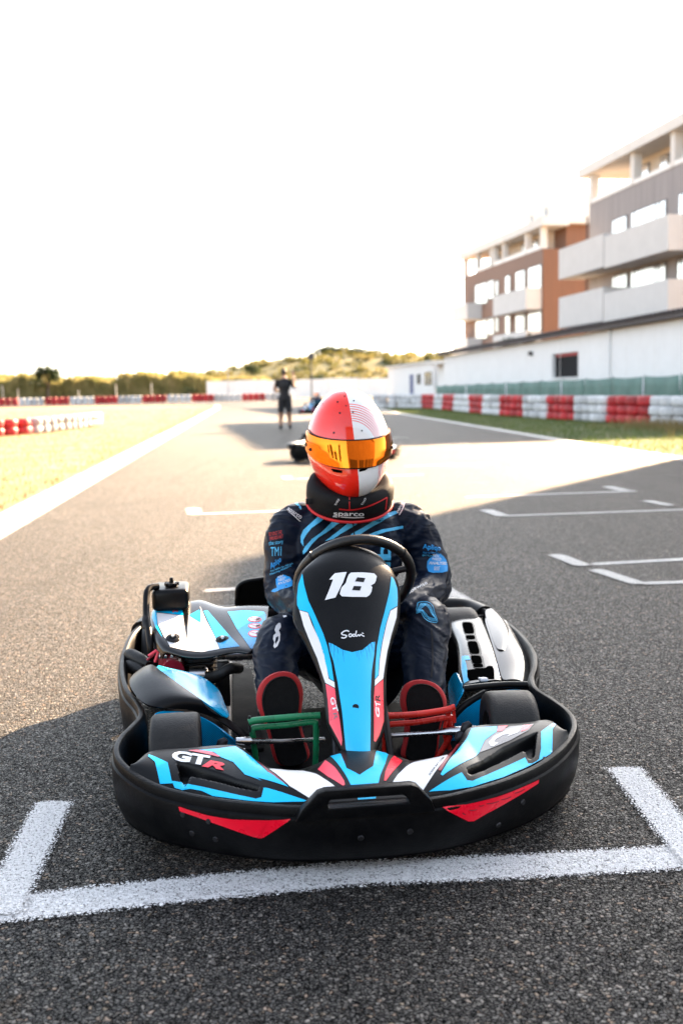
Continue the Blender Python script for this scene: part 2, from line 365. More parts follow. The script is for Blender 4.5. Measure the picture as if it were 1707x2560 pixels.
# ---------------------------------------------------------------- apartment blocks
M['render_w'] = pm("pale_render", (0.70, 0.68, 0.64), 0.8, var=0.06, vs=0.8, dirt=0.25, dirtcol=(0.45, 0.42, 0.38))
M['grey_board'] = pm("grey_boarding", (0.28, 0.255, 0.25), 0.7, var=0.22, vs=1.0, stretch=(6, 6, 0.25))
M['brown_board'] = pm("brown_boarding", (0.22, 0.135, 0.10), 0.7, var=0.14, vs=1.0, stretch=(5, 5, 0.3))
M['rust_board'] = pm("rust_cladding", (0.19, 0.09, 0.052), 0.65, var=0.12, vs=1.0, stretch=(5, 5, 0.3))
M['balc'] = pm("balcony_render", (0.60, 0.59, 0.57), 0.8, var=0.05, vs=1.2)
M['sky_pane'] = pm("bright_reflecting_glazing", (0.85, 0.84, 0.82), 0.12, metal=0.75, var=0.05, vs=1.0)  # pale metal standing in for glass that mirrors bright sky
M['wpar'] = pm("white_parapet", (0.82, 0.81, 0.78), 0.7, var=0.04)
M['darkgap'] = pm("dark_reveal", (0.05, 0.05, 0.055), 0.6, var=0.2)
M['soffit'] = pm("loggia_inner_wall", (0.76, 0.68, 0.58), 0.85, var=0.05, vs=1.0)
M['glass'] = pm("window_glass", (0.10, 0.12, 0.14), 0.05, var=0.1, spec=0.8)
M['wwall'] = pm("whitewashed_wall", (0.80, 0.80, 0.79), 0.85, var=0.03, vs=0.7, bump=0.2, bs=40, dirt=0.18, dirtcol=(0.5, 0.47, 0.43))
M['tile'] = pm("dark_roof_tile", (0.085, 0.075, 0.075), 0.8, var=0.3, vs=4)
M['red_sign'] = pm("red_shutter", (0.35, 0.03, 0.03), 0.6)
M['shutter'] = pm("dark_shutter", (0.008, 0.009, 0.012), 0.7, stretch=(1, 1, 14), spec=0.1)
M['screen'] = pm("green_windbreak", (0.115, 0.195, 0.165), 0.85, var=0.2, vs=2.0, bump=0.3, bs=30)
M['post'] = pm("grey_steel_post", (0.30, 0.31, 0.31), 0.5, metal=0.6)
M['bluedoor'] = pm("blue_door", (0.05, 0.08, 0.22), 0.5)

def window(parent, a0, a1, z0, z1, y=0.0, mull=(), sky_pane=True):
    """an opening: dark reveal, white frame and panes, the bright ones pale metal for mirrored sky"""
    w = box('window', a0, a1, y-0.03, y+0.10, z0, z1, M['darkgap'], parent)
    ed = [a0]+list(mull)+[a1]
    for p, q in zip(ed[:-1], ed[1:]):
        box('pane', p+0.07, q-0.07, y-0.055, y-0.032, z0+0.06, z1-0.06, M['sky_pane'] if sky_pane else M['glass'], w)
    return w
def balcony(parent, a0, a1, z0, z1, out, th=0.14):
    b = box('balcony', a0, a1, -out, -0.003, z0, z0+0.18, M['balc'], parent)
    box('parapet', a0, a1, -out, -out+th, z0+0.182, z1, M['balc'], b)
    box('parapet', a0, a0+th, -out+th+0.003, -0.003, z0+0.182, z1, M['balc'], b)
    box('parapet', a1-th, a1, -out+th+0.003, -0.003, z0+0.182, z1, M['balc'], b)
    return b
# the grey block at the right edge
gb = empty('apartment_block', (14.87, 60, 0), R(9.5-90))
tag(gb, 'grey boarded apartment block with long white balconies at the right edge', 'apartment building', 'apartment blocks behind the white wall')
box('wall', 0, 14.2, 0, 11, 0, 11.55, M['grey_board'], gb)
box('roof_slab', -1.05, 14.6, -0.32, 11.3, 13.2, 13.75, M['render_w'], gb)
for a in (0.0, 5.35, 9.7, 13.8): box('column', a, a+0.42, -0.05, 0.42, 11.55, 13.2, M['render_w'], gb)
for a0, a1 in ((0.44, 5.33), (5.79, 9.68), (10.14, 13.78)): box('parapet', a0, a1, -0.04, 0.14, 11.55, 11.78, M['wpar'], gb)
box('inner_wall', 2.9, 14.2, 1.3, 10.9, 11.55, 13.2, M['soffit'], gb)
window(gb, 6.1, 9.3, 11.75, 12.9, 1.28, mull=(7.2, 8.0)); window(gb, 10.4, 13.4, 11.75, 12.9, 1.28, mull=(11.6,)); window(gb, 3.3, 4.9, 11.75, 12.9, 1.28)
window(gb, 3.2, 5.0, 8.3, 10.13, mull=(3.55,)); window(gb, 5.55, 9.35, 8.3, 10.15, mull=(5.95, 8.35, 8.75))
window(gb, 10.6, 13.4, 8.3, 10.15, mull=(11.0,))
window(gb, 3.3, 5.15, 5.3, 7.10, mull=(3.65,)); window(gb, 5.6, 9.45, 5.3, 7.12, mull=(6.05, 8.35, 8.7)); window(gb, 10.6, 13.4, 5.3, 7.12, mull=(11.0,))
balcony(gb, -0.68, 5.55, 7.32, 9.05, 1.6); balcony(gb, 5.66, 12.6, 7.22, 8.85, 1.6)
balcony(gb, -0.64, 5.55, 4.47, 6.25, 1.6); balcony(gb, 5.66, 12.7, 4.30, 5.90, 1.6)
tube('drain_pipe', [(-0.09, -0.09, 0), (-0.09, -0.09, 10.9)], 0.06, M['darkgap'], gb, 8)
# the brown block behind it
bb = empty('apartment_block', (14.56, 72, 0), R(11-90))
tag(bb, 'brown boarded apartment block with rust coloured end wall beyond the grey one', 'apartment building', 'apartment blocks behind the white wall')
box('wall', -17.8, 0, 0.0, 9, 0, 10.7, M['brown_board'], bb)
box('end_wall', 0.004, 0.12, 0.0, 9, 0, 10.68, M['rust_board'], bb)
box('stair_tower', -2.0, 0.05, 1.75, 9, 10.7, 12.35, M['rust_board'], bb)
box('roof_slab', -18.2, 0.7, -0.28, 1.70, 12.2, 12.8, M['render_w'], bb); box('roof_slab', -18.2, 0.7, 1.703, 9.3, 12.352, 12.85, M['render_w'], bb)
for a in (-17.75, -14.4, -10.9, -10.2, -8.0, -3.3, -0.40): box('column', a, a+0.34, -0.04, 0.36, 10.7, 12.2, M['render_w'], bb)
for a0, a1 in ((-14.04, -10.92), (-9.84, -8.02), (-7.64, -3.32), (-2.94, -0.42)): box('parapet', a0, a1, -0.03, 0.12, 10.7, 11.0, M['wpar'], bb)
box('inner_wall', -14.0, -2.05, 1.3, 8.9, 10.7, 12.2, M['soffit'], bb)
for a in (-13.5, -7.2, -5.4): window(bb, a, a+1.4, 10.9, 12.0, 1.28)
for z in (7.9, 5.0):
    window(bb, -14.5, -11.6, z, z+1.75); window(bb, -11.35, -10.0, z+0.25, z+1.75, mull=(-10.7,)); window(bb, -9.6, -8.9, z+0.4, z+1.6, mull=(-9.25,), sky_pane=True)
    window(bb, -7.3, -6.3, z, z+1.7); window(bb, -5.1, -3.2, z, z+1.75, mull=(-3.55,)); window(bb, -2.6, -0.1, z-0.2, z+1.75)
balcony(bb, -17.0, -13.0, 6.75, 8.05, 1.3); balcony(bb, -17.0, -13.0, 3.9, 5.15, 1.3); balcony(bb, -6.9, -0.1, 6.5, 8.0, 1.2); balcony(bb, -6.9, -0.1, 3.5, 5.0, 1.2)
# pale tower further back
tw = empty('tower_block', (17.9, 85, 0), R(6-90))
tag(tw, 'pale stepped tower rising behind the brown apartment block', 'building')
box('wall', -7, 0, 0, 5, 0, 16.4, M['render_w'], tw); box('roof_housing', -4.4, -0.9, 1.0, 4, 16.4, 17.1, M['render_w'], tw)
box('annex', -5.0, 0.6, 2.4, 5.6, 0, 14.2, M['render_w'], tw); window(tw, -5.9, -5.2, 15.2, 15.9, 0, sky_pane=False); window(tw, -1.7, -1.1, 15.2, 15.9, 0, sky_pane=False)
# the next block of the row, to the right of the view, which shades the start grid
nb = empty('apartment_block', (15.68, 30, 0), 0)
tag(nb, 'next apartment block of the row, right of the picture, shading the grid', 'apartment building', 'apartment blocks behind the white wall')
box('wall', 0, 16, -13, 0, 0, 12.2, M['grey_board'], nb)
box('roof_slab', 0.5, 16.2, -13.2, -0.5, 12.203, 12.24, M['render_w'], nb)
for z in (1.0, 4.0, 7.0, 10.0):
    for k in range(4):
        w = box('window', -0.03, 0.1, -11.5+k*3, -10+k*3, z, z+1.5, M['darkgap'], nb); box('pane', -0.05, -0.032, -11.4+k*3, -10.1+k*3, z+0.08, z+1.42, M['glass'], w)

# ---------------------------------------------------------------- low white building with tiled eave
wb = empty('white_building', (11.2, 32.6, 0), R(6.7-90))
tag(wb, 'long low whitewashed building with dark tiled eave and one shuttered opening', 'building')
WA0, WA1, WH = -35.3, 5.0, 3.18
mb = MB(); wa, wc = -13.1, -9.75
mb.box(WA0, wa, 0, 0.3, 0, WH); mb.box(wc, WA1, 0, 0.3, 0, WH); mb.box(wa, wc, 0, 0.3, 0, 1.44); mb.box(wa, wc, 0, 0.3, 2.50, WH); mb.box(WA0, WA0+0.3, 0.301, 6, 0, WH); mb.box(WA0+.301, WA1, 5.7, 6, 0, WH); mb.box(WA1-.3, WA1, .301, 5.699, 0, WH)
mb.build('wall', M['wwall'], wb)
sh = box('shutter', wa, wc, 0.16, 0.2, 1.44, 2.50, M['shutter'], wb); box('header', wa+0.25, wc-0.05, 0.10, 0.155, 2.36, 2.49, M['red_sign'], sh); box('sill', wa-0.05, wc+0.05, -0.06, 0.155, 1.38, 1.437, M['wwall'], wb)
for k in range(16): box('panel_joint', WA0+1.2+k*2.45, WA0+1.215+k*2.45, -0.004, 0.02, 0.02, WH-0.01, M['render_w'], wb)
tube('drain_pipe', [(-6.2, -.07, .1), (-6.2, -.07, WH)], .05, M['wwall'], wb, 8); box('wall_lamp', -16.2, -15.9, -.16, -.003, 2.55, 2.75, M['darkgap'], wb, .02)
v = [(WA0-0.2, -0.34, WH+0.203), (WA1, -0.34, WH+0.203), (WA1, 6.2, WH+1.15), (WA0-0.2, 6.2, WH+1.15)]
rf = obj('roof', v+[(x, y, z-0.2) for x, y, z in v], [(0, 1, 2, 3), (7, 6, 5, 4), (0, 4, 5, 1), (1, 5, 6, 2), (2, 6, 7, 3), (3, 7, 4, 0)], M['tile'], wb)
tv = []; tf = []
for i, yy in enumerate((0, 0.45)):
    for s_, rr in ((0, 0.165), (1, 0.135)):
        for k in range(7):
            an = math.pi*k/6; tv.append((math.cos(an)*rr, yy, math.sin(an)*rr*0.8))
for i in (0,):
    for k in range(6): tf += [(k, k+1, 14+k+1, 14+k), (7+k+1, 7+k, 21+k, 21+k+1), (k, 7+k, 7+k+1, k+1), (14+k+1, 21+k+1, 21+k, 14+k)]
tme = bpy.data.meshes.new('roof_tile'); tme.from_pydata(tv, [], tf); tme.materials.append(M['tile'])
far = MB(); a = WA1-0.2; k = 0; rnd = random.Random(4)
while a > WA0-0.2:
    if a > -16.5:
        t = obj('roof_tile', me=tme, parent=wb); t.location = (a, -0.42+rnd.uniform(-0.02, 0.02), WH+0.15); t.rotation_euler = (R(8), rnd.uniform(-0.05, 0.05), rnd.uniform(-0.04, 0.04))
    else: far.add([(x+a, y-0.42, z+WH+0.15+y*0.14) for x, y, z in tv], tf)
    a -= 0.34
fo = far.build('roof_tiles_far', M['tile'], rf); fo['kind'] = 'stuff'
# cabins at the end of the white building and the long boundary wall
cb = empty('site_cabin', (5.9, 82, 0), R(8-90)); tag(cb, 'white site cabin with blue door at the far end of the white building', 'cabin')
box('wall', -10, 8, 0, 3, 0, 2.95, M['wwall'], cb); box('roof', -10.2, 8.2, -0.2, 3.2, 2.953, 3.1, M['render_w'], cb); box('door', -0.4, 0.9, -0.05, -0.003, 0, 2.2, M['bluedoor'], cb); window(cb, 2.3, 3.6, 1.4, 2.2, 0, sky_pane=False); window(cb, 5.0, 7.4, 1.3, 2.3)
cb2 = empty('site_cabin', (7.0, 70, 0), R(8-90)); tag(cb2, 'small open white shed between the cabin and the long white building', 'shed')
box('wall', -2.5, 2.0, 0.5, 3, 0, 2.7, M['wwall'], cb2); box('roof', -2.8, 2.6, -0.3, 3.2, 2.703, 2.85, M['render_w'], cb2); box('counter', -2.3, 1.8, 0.2, 0.497, 0, 1.0, M['render_w'], cb2); tube('post', [(2.2, -0.1, 0), (2.2, -0.1, 2.7)], 0.06, M['post'], cb2); box('sign_board', 0.2, 1.5, 0.44, 0.497, 1.7, 2.05, M['darkgap'], cb2)
bw = empty('boundary_wall', (-20, 152, 0)); tag(bw, 'long low white boundary wall across the far end of the circuit', 'wall')
for k in range(7): box('wall_panel', k*4.6, k*4.6+4.57, 0, 0.25, 0, 2.75+0.08*math.sin(k*2.1), M['wwall'], bw)
# green windbreak fence in front of the white building
gf = empty('windbreak_fence', (10, 30, 0), R(6.7-90)); tag(gf, 'green fabric windbreak fence along the foot of the white building', 'fence')
for k in range(14):
    a0 = 3.0-k*2.6; top = 1.34-0.009*max(0, k-1)*1.0; rows = []
    for j in range(5):
        rows.append([(a0-i*2.56/10, 0.03*math.sin(i*1.1+k*2+j*0.5), 0.05+(top-0.05-0.035*math.sin(math.pi*i/10))*j/4) for i in range(11)])
    p = obj('fence_panel', *grid_vf(rows), M['screen'], gf, smooth=True); solidify(p, 0.01)
    tube('post', [(a0+0.02, 0.05, 0), (a0+0.02, 0.05, top+0.04)], 0.028, M['post'], gf, 8)

# ================================================================ the go-kart (local axes: x across, y towards its rear, z up)
def plastic(name, base, rough, **k): return pm(name, base, rough, **k)
M['black'] = pm("black_plastic", (0.0035, 0.0038, 0.0046), 0.33, var=0.25, vs=5, rv=0.10, bump=0.08, bs=260, dirt=0.12, dirtcol=(0.02, 0.0195, 0.019), scratch=0.5, spec=0.16)
M['black_gloss'] = pm("glossy_black_plastic", (0.004, 0.0043, 0.005), 0.19, var=0.25, vs=5, rv=0.05, bump=0.05, bs=200, spec=0.5, dirt=0.12, dirtcol=(0.03, 0.029, 0.028))
M['black_worn'] = pm("scuffed_black_plastic", (0.0035, 0.0038, 0.0046), 0.38, var=0.3, vs=7, rv=0.12, bump=0.16, bs=150, dirt=0.25, dirtcol=(0.022, 0.0215, 0.021), scratch=1.2, spec=0.09)
M['blue'] = pm("cyan_vinyl", (0.001, 0.49, 0.86), 0.22, var=0.05, vs=6, rv=0.06, bump=0.04, bs=300, dirt=0.12, dirtcol=(0.02, 0.22, 0.40), spec=0.35)
M['white'] = pm("white_vinyl", (0.78, 0.78, 0.79), 0.25, var=0.03, vs=6, rv=0.06, dirt=0.15, dirtcol=(0.45, 0.44, 0.43))
M['red'] = pm("red_vinyl", (0.93, 0.001, 0.025), 0.28, var=0.05, vs=6, rv=0.06, dirt=0.22, dirtcol=(0.25, 0.01, 0.02))
M['pink'] = pm("sun_faded_red_vinyl", (0.88, 0.07, 0.11), 0.3, var=0.1, vs=9, rv=0.06)
M['darkred'] = pm("dark_red_vinyl", (0.22, 0.01, 0.02), 0.35)
M['ink'] = pm("black_print", (0.008, 0.008, 0.010), 0.45, spec=0.2)
M['hole'] = pm("dark_opening", (0.002, 0.002, 0.002), 0.95, spec=0.0)
M['floor'] = pm("matt_black_floor", (0.005, 0.005, 0.006), 0.8, var=0.3, vs=12, spec=0.15, bump=0.2, bs=80)
M['greyp'] = pm("grey_print", (0.16, 0.16, 0.17), 0.3)
M['rubber'] = pm("tyre_rubber", (0.007, 0.0068, 0.0068), 0.55, var=0.3, vs=14, bump=0.3, bs=220, dirt=0.4, dirtcol=(0.03, 0.027, 0.025), spec=0.3)
M['rubber_side'] = pm("tyre_shoulder", (0.07, 0.055, 0.04), 0.7, var=0.3, vs=30)
M['steel'] = pm("bright_steel", (0.55, 0.56, 0.58), 0.28, metal=1.0, var=0.15, vs=20)
M['dsteel'] = pm("dark_steel", (0.03, 0.03, 0.033), 0.45, metal=0.7, var=0.3, vs=20)
M['green_paint'] = pm("green_pedal_paint", (0.010, 0.21, 0.085), 0.30, var=0.2, vs=12, dirt=0.3, dirtcol=(0.06, 0.05, 0.04), bump=0.12, bs=60)
M['red_paint'] = pm("red_pedal_paint", (0.62, 0.022, 0.014), 0.28, var=0.2, vs=12, dirt=0.3, dirtcol=(0.07, 0.03, 0.025), bump=0.12, bs=60)
M['engine_red'] = pm("engine_red", (0.30, 0.010, 0.028), 0.35, var=0.2, vs=10)
M['grip'] = pm("black_grip", (0.006, 0.0058, 0.0058), 0.38, var=0.2, vs=20, bump=0.25, bs=400)
def halftone(name, base, dark, zlo, zhi, ax=2, dens=190.0, lo=0.15, hi=0.52):
    """cyan vinyl with a printed dot screen that fades out along one axis"""
    m = pm(name, base, 0.24, var=0.05, vs=6, rv=0.05); nt = m.node_tree; L = nt.links.new; b = nt.nodes["Principled BSDF"]
    old = b.inputs['Base Color'].links[0].from_socket
    tc = nd(nt, "ShaderNodeTexCoord"); sx = nd(nt, "ShaderNodeSeparateXYZ"); L(tc.outputs['Object'], sx.inputs[0])
    def sn(sock, ph=0.0):
        a = nd(nt, "ShaderNodeMath", operation='MULTIPLY_ADD'); L(sock, a.inputs[0]); a.inputs[1].default_value = dens*2*math.pi; a.inputs[2].default_value = ph
        s = nd(nt, "ShaderNodeMath", operation='SINE'); L(a.outputs[0], s.inputs[0]); return s
    yz = nd(nt, "ShaderNodeMath", operation='SUBTRACT'); L(sx.outputs[2], yz.inputs[0]); L(sx.outputs[1], yz.inputs[1])
    p = nd(nt, "ShaderNodeMath", operation='MULTIPLY'); L(sn(sx.outputs[0]).outputs[0], p.inputs[0]); L(sn(yz.outputs[0]).outputs[0], p.inputs[1])
    mr = nd(nt, "ShaderNodeMapRange"); mr.inputs[1].default_value = zlo; mr.inputs[2].default_value = zhi; mr.inputs[3].default_value = 1.05; mr.inputs[4].default_value = -0.35; L(sx.outputs[ax], mr.inputs[0])
    g = nd(nt, "ShaderNodeMath", operation='GREATER_THAN'); L(p.outputs[0], g.inputs[0]); L(mr.outputs[0], g.inputs[1])
    mx = nd(nt, "ShaderNodeMix", data_type='RGBA'); L(g.outputs[0], mx.inputs[0]); L(old, mx.inputs[6]); mx.inputs[7].default_value = rgb(dark); L(mx.outputs[2], b.inputs['Base Color'])
    return m
M['blue_hood'] = halftone("cyan_vinyl_dots_hood", (0.01, 0.47, 0.82), (0.004, 0.17, 0.45), 0.385, 0.455)
M['blue_fend'] = halftone("cyan_vinyl_dots_fender", (0.001, 0.45, 0.82), (0.006, 0.05, 0.13), 0.235, 0.10, dens=160)
M['blue_eng'] = halftone("cyan_vinyl_dots_cover", (0.02, 0.47, 0.82), (0.006, 0.10, 0.32), 1.0, 0.86, ax=1, dens=170)
M['blue_low'] = halftone("cyan_vinyl_dots_low", (0.001, 0.36, 0.74), (0.006, 0.05, 0.13), 0.20, 0.05, dens=150)

KART = empty('go_kart', (0.0319, 2.2662, 0), R(7.3))
tag(KART, 'blue, black and red go-kart with number 18 parked on the grid slot', 'go-kart')

# ---- wrap-around bumper
BL = [(0, -.085, .178), (-.15, -.07, .175), (-.25, -.04, .177), (-.35, .005, .178), (-.46, .075, .182), (-.53, .145, .190), (-.58, .225, .200), (-.60, .30, .206), (-.595, .38, .212), (-.57, .455, .218), (-.552, .53, .222), (-.567, .62, .228), (-.61, .75, .235), (-.64, .95, .242), (-.648, 1.15, .25), (-.635, 1.36, .262), (-.59, 1.52, .272)]
BR = [(.15, -.078, .175), (.25, -.052, .176), (.35, -.01, .178), (.455, .055, .182), (.54, .13, .190), (.605, .215, .198), (.640, .29, .204), (.650, .37, .210), (.637, .46, .216), (.618, .55, .222), (.635, .64, .228), (.68, .745, .234), (.722, .89, .240), (.745, 1.1, .246), (.735, 1.3, .258), (.70, 1.45, .268), (.64, 1.57, .276)]
ring = catmull(BL[::-1]+BR, 6)
def band(name, pts, mat, parent=KART, bot=0.035, th=0.022):
    rows = []
    n = len(pts)
    for i, p in enumerate(pts):
        t = pts[min(i+1, n-1)]-pts[max(i-1, 0)]; t.z = 0; t.normalize(); nrm = Vector((t.y, -t.x, 0)); zt = p.z
        prof = [(-0.018, bot), (-0.010, bot+0.010), (0.000, bot+0.038), (0.007, zt*0.58), (0.009, zt-0.032), (0.008, zt-0.028), (0.003, zt-0.024), (0.004, zt-0.008), (0.001, zt-0.002), (-0.005, zt), (-0.011, zt-0.001), (-0.016, zt-0.006), (-th, zt-0.030), (-th, bot+0.02), (-th+0.004, bot)]
        rows.append([(p.x+nrm.x*o_, p.y+nrm.y*o_, z) for o_, z in prof]+[(p.x-nrm.x*0.014, p.y-nrm.y*0.014, bot)])
    v, f = grid_vf(rows); m = len(rows[0]); f.append(tuple(range(m-2, -1, -1))); f.append(tuple((n-1)*m+k for k in range(m-1)))
    o = obj(name, v, f, mat, parent); bm = bmesh.new(); bm.from_mesh(o.data); bmesh.ops.remove_doubles(bm, verts=bm.verts, dist=1e-5); bmesh.ops.recalc_face_normals(bm, faces=bm.faces); bm.to_mesh(o.data); bm.free()
    return auto_smooth(o, 35)
iL = min(range(len(ring)), key=lambda i: (ring[i].xy-Vector((-.485, .095))).length); iR = min(range(len(ring)), key=lambda i: (ring[i].xy-Vector((.497, .09))).length)
FB = band('front_bumper', ring[iL:iR+1], M['black_worn'])
def nudge(pts, k):
    return [Vector((p.x*k, p.y, p.z+0.004)) for p in pts]
band('side_bumper', ring[:iL+1], M['black_worn'])['label'] = 'scuffed black side bumper on the engine side'
band('side_bumper', ring[iR:], M['black_worn'])['label'] = 'scuffed black side bumper beside the slotted pod'
# handle plate on the front bumper
def plate(name, outer, holes, y0, y1, mat, parent, bev=0.004):
    """flat plate in the x-z plane with openings, given depth"""
    bm = bmesh.new()
    es = []
    for lp in [outer]+holes:
        vs_ = [bm.verts.new((x, y0, z)) for x, z in lp]
        es += [bm.edges.new((vs_[i], vs_[(i+1) % len(vs_)])) for i in range(len(vs_))]
    bmesh.ops.triangle_fill(bm, use_beauty=True, use_dissolve=True, edges=es)
    r_ = bmesh.ops.extrude_face_region(bm, geom=bm.faces[:])
    for e in r_['geom']:
        if isinstance(e, bmesh.types.BMVert): e.co.y = y1
    bmesh.ops.recalc_face_normals(bm, faces=bm.faces)
    o = from_bm(name, bm, mat, parent); bevel_mod(o, bev, 2); bake(o); return auto_smooth(o, 35)
plate('bumper_handle', [(-.165, .150), (.160, .150), (.150, .178), (.118, .214), (.104, .219), (-.095, .219), (-.112, .214), (-.150, .176)], [[(-.085, .196), (.085, .196), (.098, .184), (.098, .176), (-.088, .176), (-.088, .186)]], -0.098, -0.068, M['black_worn'], KART)

_t = BVHTree.FromPolygons([q.co.copy() for q in FB.data.vertices], [tuple(q.vertices) for q in FB.data.polygons])
for x, z in ((-.015, .098), (.10, .104), (-.36, .125), (-.42, .13), (-.40, .085), (-.345, .08), (.40, .11), (.33, .07)):
    h = _t.ray_cast(Vector((x, -1, z)), Vector((0, 1, 0)))
    if h[0]: tube('rivet', [h[0], h[0]+h[1]*.003], [.0075, .006], M['dsteel'], KART, 10)

# ---- nose fairing
def curve_at(tab, n): return catmull(tab, n)
NF = [(-0.553, 0.185, 0.193), (-0.52, 0.15, 0.183), (-0.455, 0.098, 0.177), (-0.37, 0.038, 0.175), (-0.27, -0.01, 0.173), (-0.2, -0.035, 0.173), (-0.135, -0.05, 0.173), (-0.08, -0.058, 0.175), (0, -0.062, 0.177), (0.08, -0.06, 0.175), (0.135, -0.054, 0.173), (0.2, -0.044, 0.173), (0.28, -0.02, 0.173), (0.38, 0.03, 0.175), (0.46, 0.085, 0.179), (0.53, 0.14, 0.185), (0.585, 0.2, 0.195)]
NR = [(-0.5445, 0.2051, 0.1880), (-0.5274, 0.2259, 0.2050), (-0.4957, 0.2524, 0.2130), (-0.4094, 0.2483, 0.2160), (-0.2870, 0.2484, 0.2140), (-0.2389, 0.1876, 0.1950), (-0.2095, 0.1405, 0.1880), (-0.1381, 0.1245, 0.1860), (.02, .20, .190), (0.1223, 0.1422, 0.1920), (0.1552, 0.1272, 0.1880), (0.2472, 0.1499, 0.1920), (0.2930, 0.2024, 0.2040), (0.3441, 0.2738, 0.2140), (0.4756, 0.2691, 0.2170), (0.5605, 0.2819, 0.2150), (0.5834, 0.2204, 0.2000)]
SC_L = [(-0.4409, 0.1787), (-0.4327, 0.1118), (-0.4247, 0.0888), (-0.4122, 0.0768), (-0.4045, 0.0822), (-0.3997, 0.0995), (-0.3216, 0.0551), (-0.2495, 0.0071), (-0.2382, 0.0066), (-0.2332, 0.025), (-0.3205, 0.101), (-0.408, 0.1636)]
SC_R = [(0.2609, 0.0358), (0.2628, 0.0125), (0.2727, 0.005), (0.3599, 0.0649), (0.4353, 0.1146), (0.4365, 0.0923), (0.4467, 0.085), (0.4641, 0.0999), (0.5052, 0.2007), (0.498, 0.2084), (0.3816, 0.1382)]
def inpoly(x, y, P):
    c = False; j = len(P)-1
    for i in range(len(P)):
        if (P[i][1] > y) != (P[j][1] > y) and x < (P[j][0]-P[i][0])*(y-P[i][1])/(P[j][1]-P[i][1])+P[i][0]: c = not c
        j = i
    return c
def dpoly(x, y, P):
    d = 9
    for i in range(len(P)):
        a = Vector(P[i][:2]); b = Vector(P[i-1][:2]); p = Vector((x, y)); t = max(0, min(1, (p-a).dot(b-a)/(b-a).length_squared)); d = min(d, (p-a-(b-a)*t).length)
    return d
cf = catmull(NF, 22); cr_ = catmull(NR, 22); rows = []
for j in range(81):
    t = j/80; row = []
    for a, b in zip(cf, cr_):
        p = a.lerp(b, t); arch = 4*t*(1-t)
        p.z += 0.012*arch+0.010*math.exp(-((p.x-.01)/.07)**2)*t*2.0
        if abs(p.x-.01) < .3 and abs(p.x-.01) > 0.09: p.z += 0.014*arch*math.sin(math.pi*(abs(p.x-.01)-.09)/.21)
        for S in (SC_L, SC_R):
            if inpoly(p.x, p.y, S): q_ = max(0, min(1, (dpoly(p.x, p.y, S)-0.004)/0.009)); p.z -= 0.034*q_*q_*(3-2*q_)
        row.append(p)
    rows.append(row)
# turned-down rear edge
rows.append([Vector((p.x, p.y+0.006, p.z-0.012)) for p in rows[-1]]); rows.append([Vector((p.x, p.y+0.004, p.z-0.06)) for p in rows[-1]])
NOSE = auto_smooth(obj('nose_fairing', *grid_vf(rows), M['black'], KART), 50)

# ---- front panel (number board)
HOODROWS = [((0.0676, 0.6600, 0.6522), (0.0748, 0.6600, 0.6519), 0.002),
 ((0.0456, 0.6580, 0.6486), (0.1021, 0.6580, 0.6463), 0.006),
 ((0.0160, 0.6520, 0.6424), (0.1299, 0.6520, 0.6376), 0.014),
 ((-0.0130, 0.6400, 0.6312), (0.1543, 0.6400, 0.6241), 0.022),
 ((-0.0413, 0.6220, 0.6140), (0.1713, 0.6220, 0.6047), 0.030),
 ((-0.0707, 0.6030, 0.5925), (0.1891, 0.6030, 0.5809), 0.038),
 ((-0.0888, 0.5780, 0.5627), (0.1996, 0.5780, 0.5493), 0.045),
 ((-0.0982, 0.5480, 0.5247), (0.1993, 0.5480, 0.5103), 0.050),
 ((-0.1054, 0.5150, 0.4870), (0.1902, 0.5150, 0.4720), 0.050),
 ((-0.0952, 0.4860, 0.4551), (0.1774, 0.4860, 0.4409), 0.048),
 ((-0.0740, 0.4470, 0.4145), (0.1525, 0.4470, 0.4021), 0.045),
 ((-0.0562, 0.4030, 0.3732), (0.1327, 0.4030, 0.3624), 0.042),
 ((-0.0446, 0.3660, 0.3404), (0.1224, 0.3660, 0.3305), 0.040),
 ((-0.0421, 0.3200, 0.2999), (0.1138, 0.3200, 0.2902), 0.038),
 ((-0.0420, 0.2660, 0.2540), (0.1026, 0.2660, 0.2446), 0.036),
 ((-0.0315, 0.2280, 0.2243), (0.0850, 0.2280, 0.2165), 0.034),
 ((-0.0209, 0.2000, 0.2038), (0.0694, 0.2000, 0.1975), 0.030),
 ((-0.0099, 0.1770, 0.1850), (0.0602, 0.1770, 0.1801), 0.026),
 ((0.0015, 0.1580, 0.1682), (0.0465, 0.1580, 0.1650), 0.016),
 ((0.0099, 0.1470, 0.1592), (0.0313, 0.1470, 0.1577), 0.006)]
rows = []
nn = Vector((0, -0.72, 0.69))
for (L_, R_, bu) in HOODROWS:
    L_ = Vector(L_); R_ = Vector(R_); row = []; w = (R_-L_).length
    bk = Vector((0, .62, -.30))*min(0.085, w*0.5)
    for k in range(3): row.append(L_+bk*(1-k/3)+Vector((0.012*(1-k/3)**2, 0, 0)))
    for k in range(29):
        s = -1+2*k/28; row.append(L_.lerp(R_, k/28)+nn*bu*(1-abs(s)**2.4))
    for k in range(3): row.append(R_+bk*((k+1)/3)-Vector((0.012*((k+1)/3)**2, 0, 0)))
    rows.append(row)
fine = []
cols = [catmull([r_[c] for r_ in rows], 4) for c in range(len(rows[0]))]
fine = [[cols[c][i] for c in range(len(cols))] for i in range(len(cols[0]))]
HOOD = auto_smooth(obj('front_panel', *grid_vf(fine), M['black'], KART), 60); solidify(HOOD, 0.006, 1.0 if False else -1.0); bake(HOOD)
HOOD.data.polygons.foreach_set('use_smooth', [True]*len(HOOD.data.polygons))

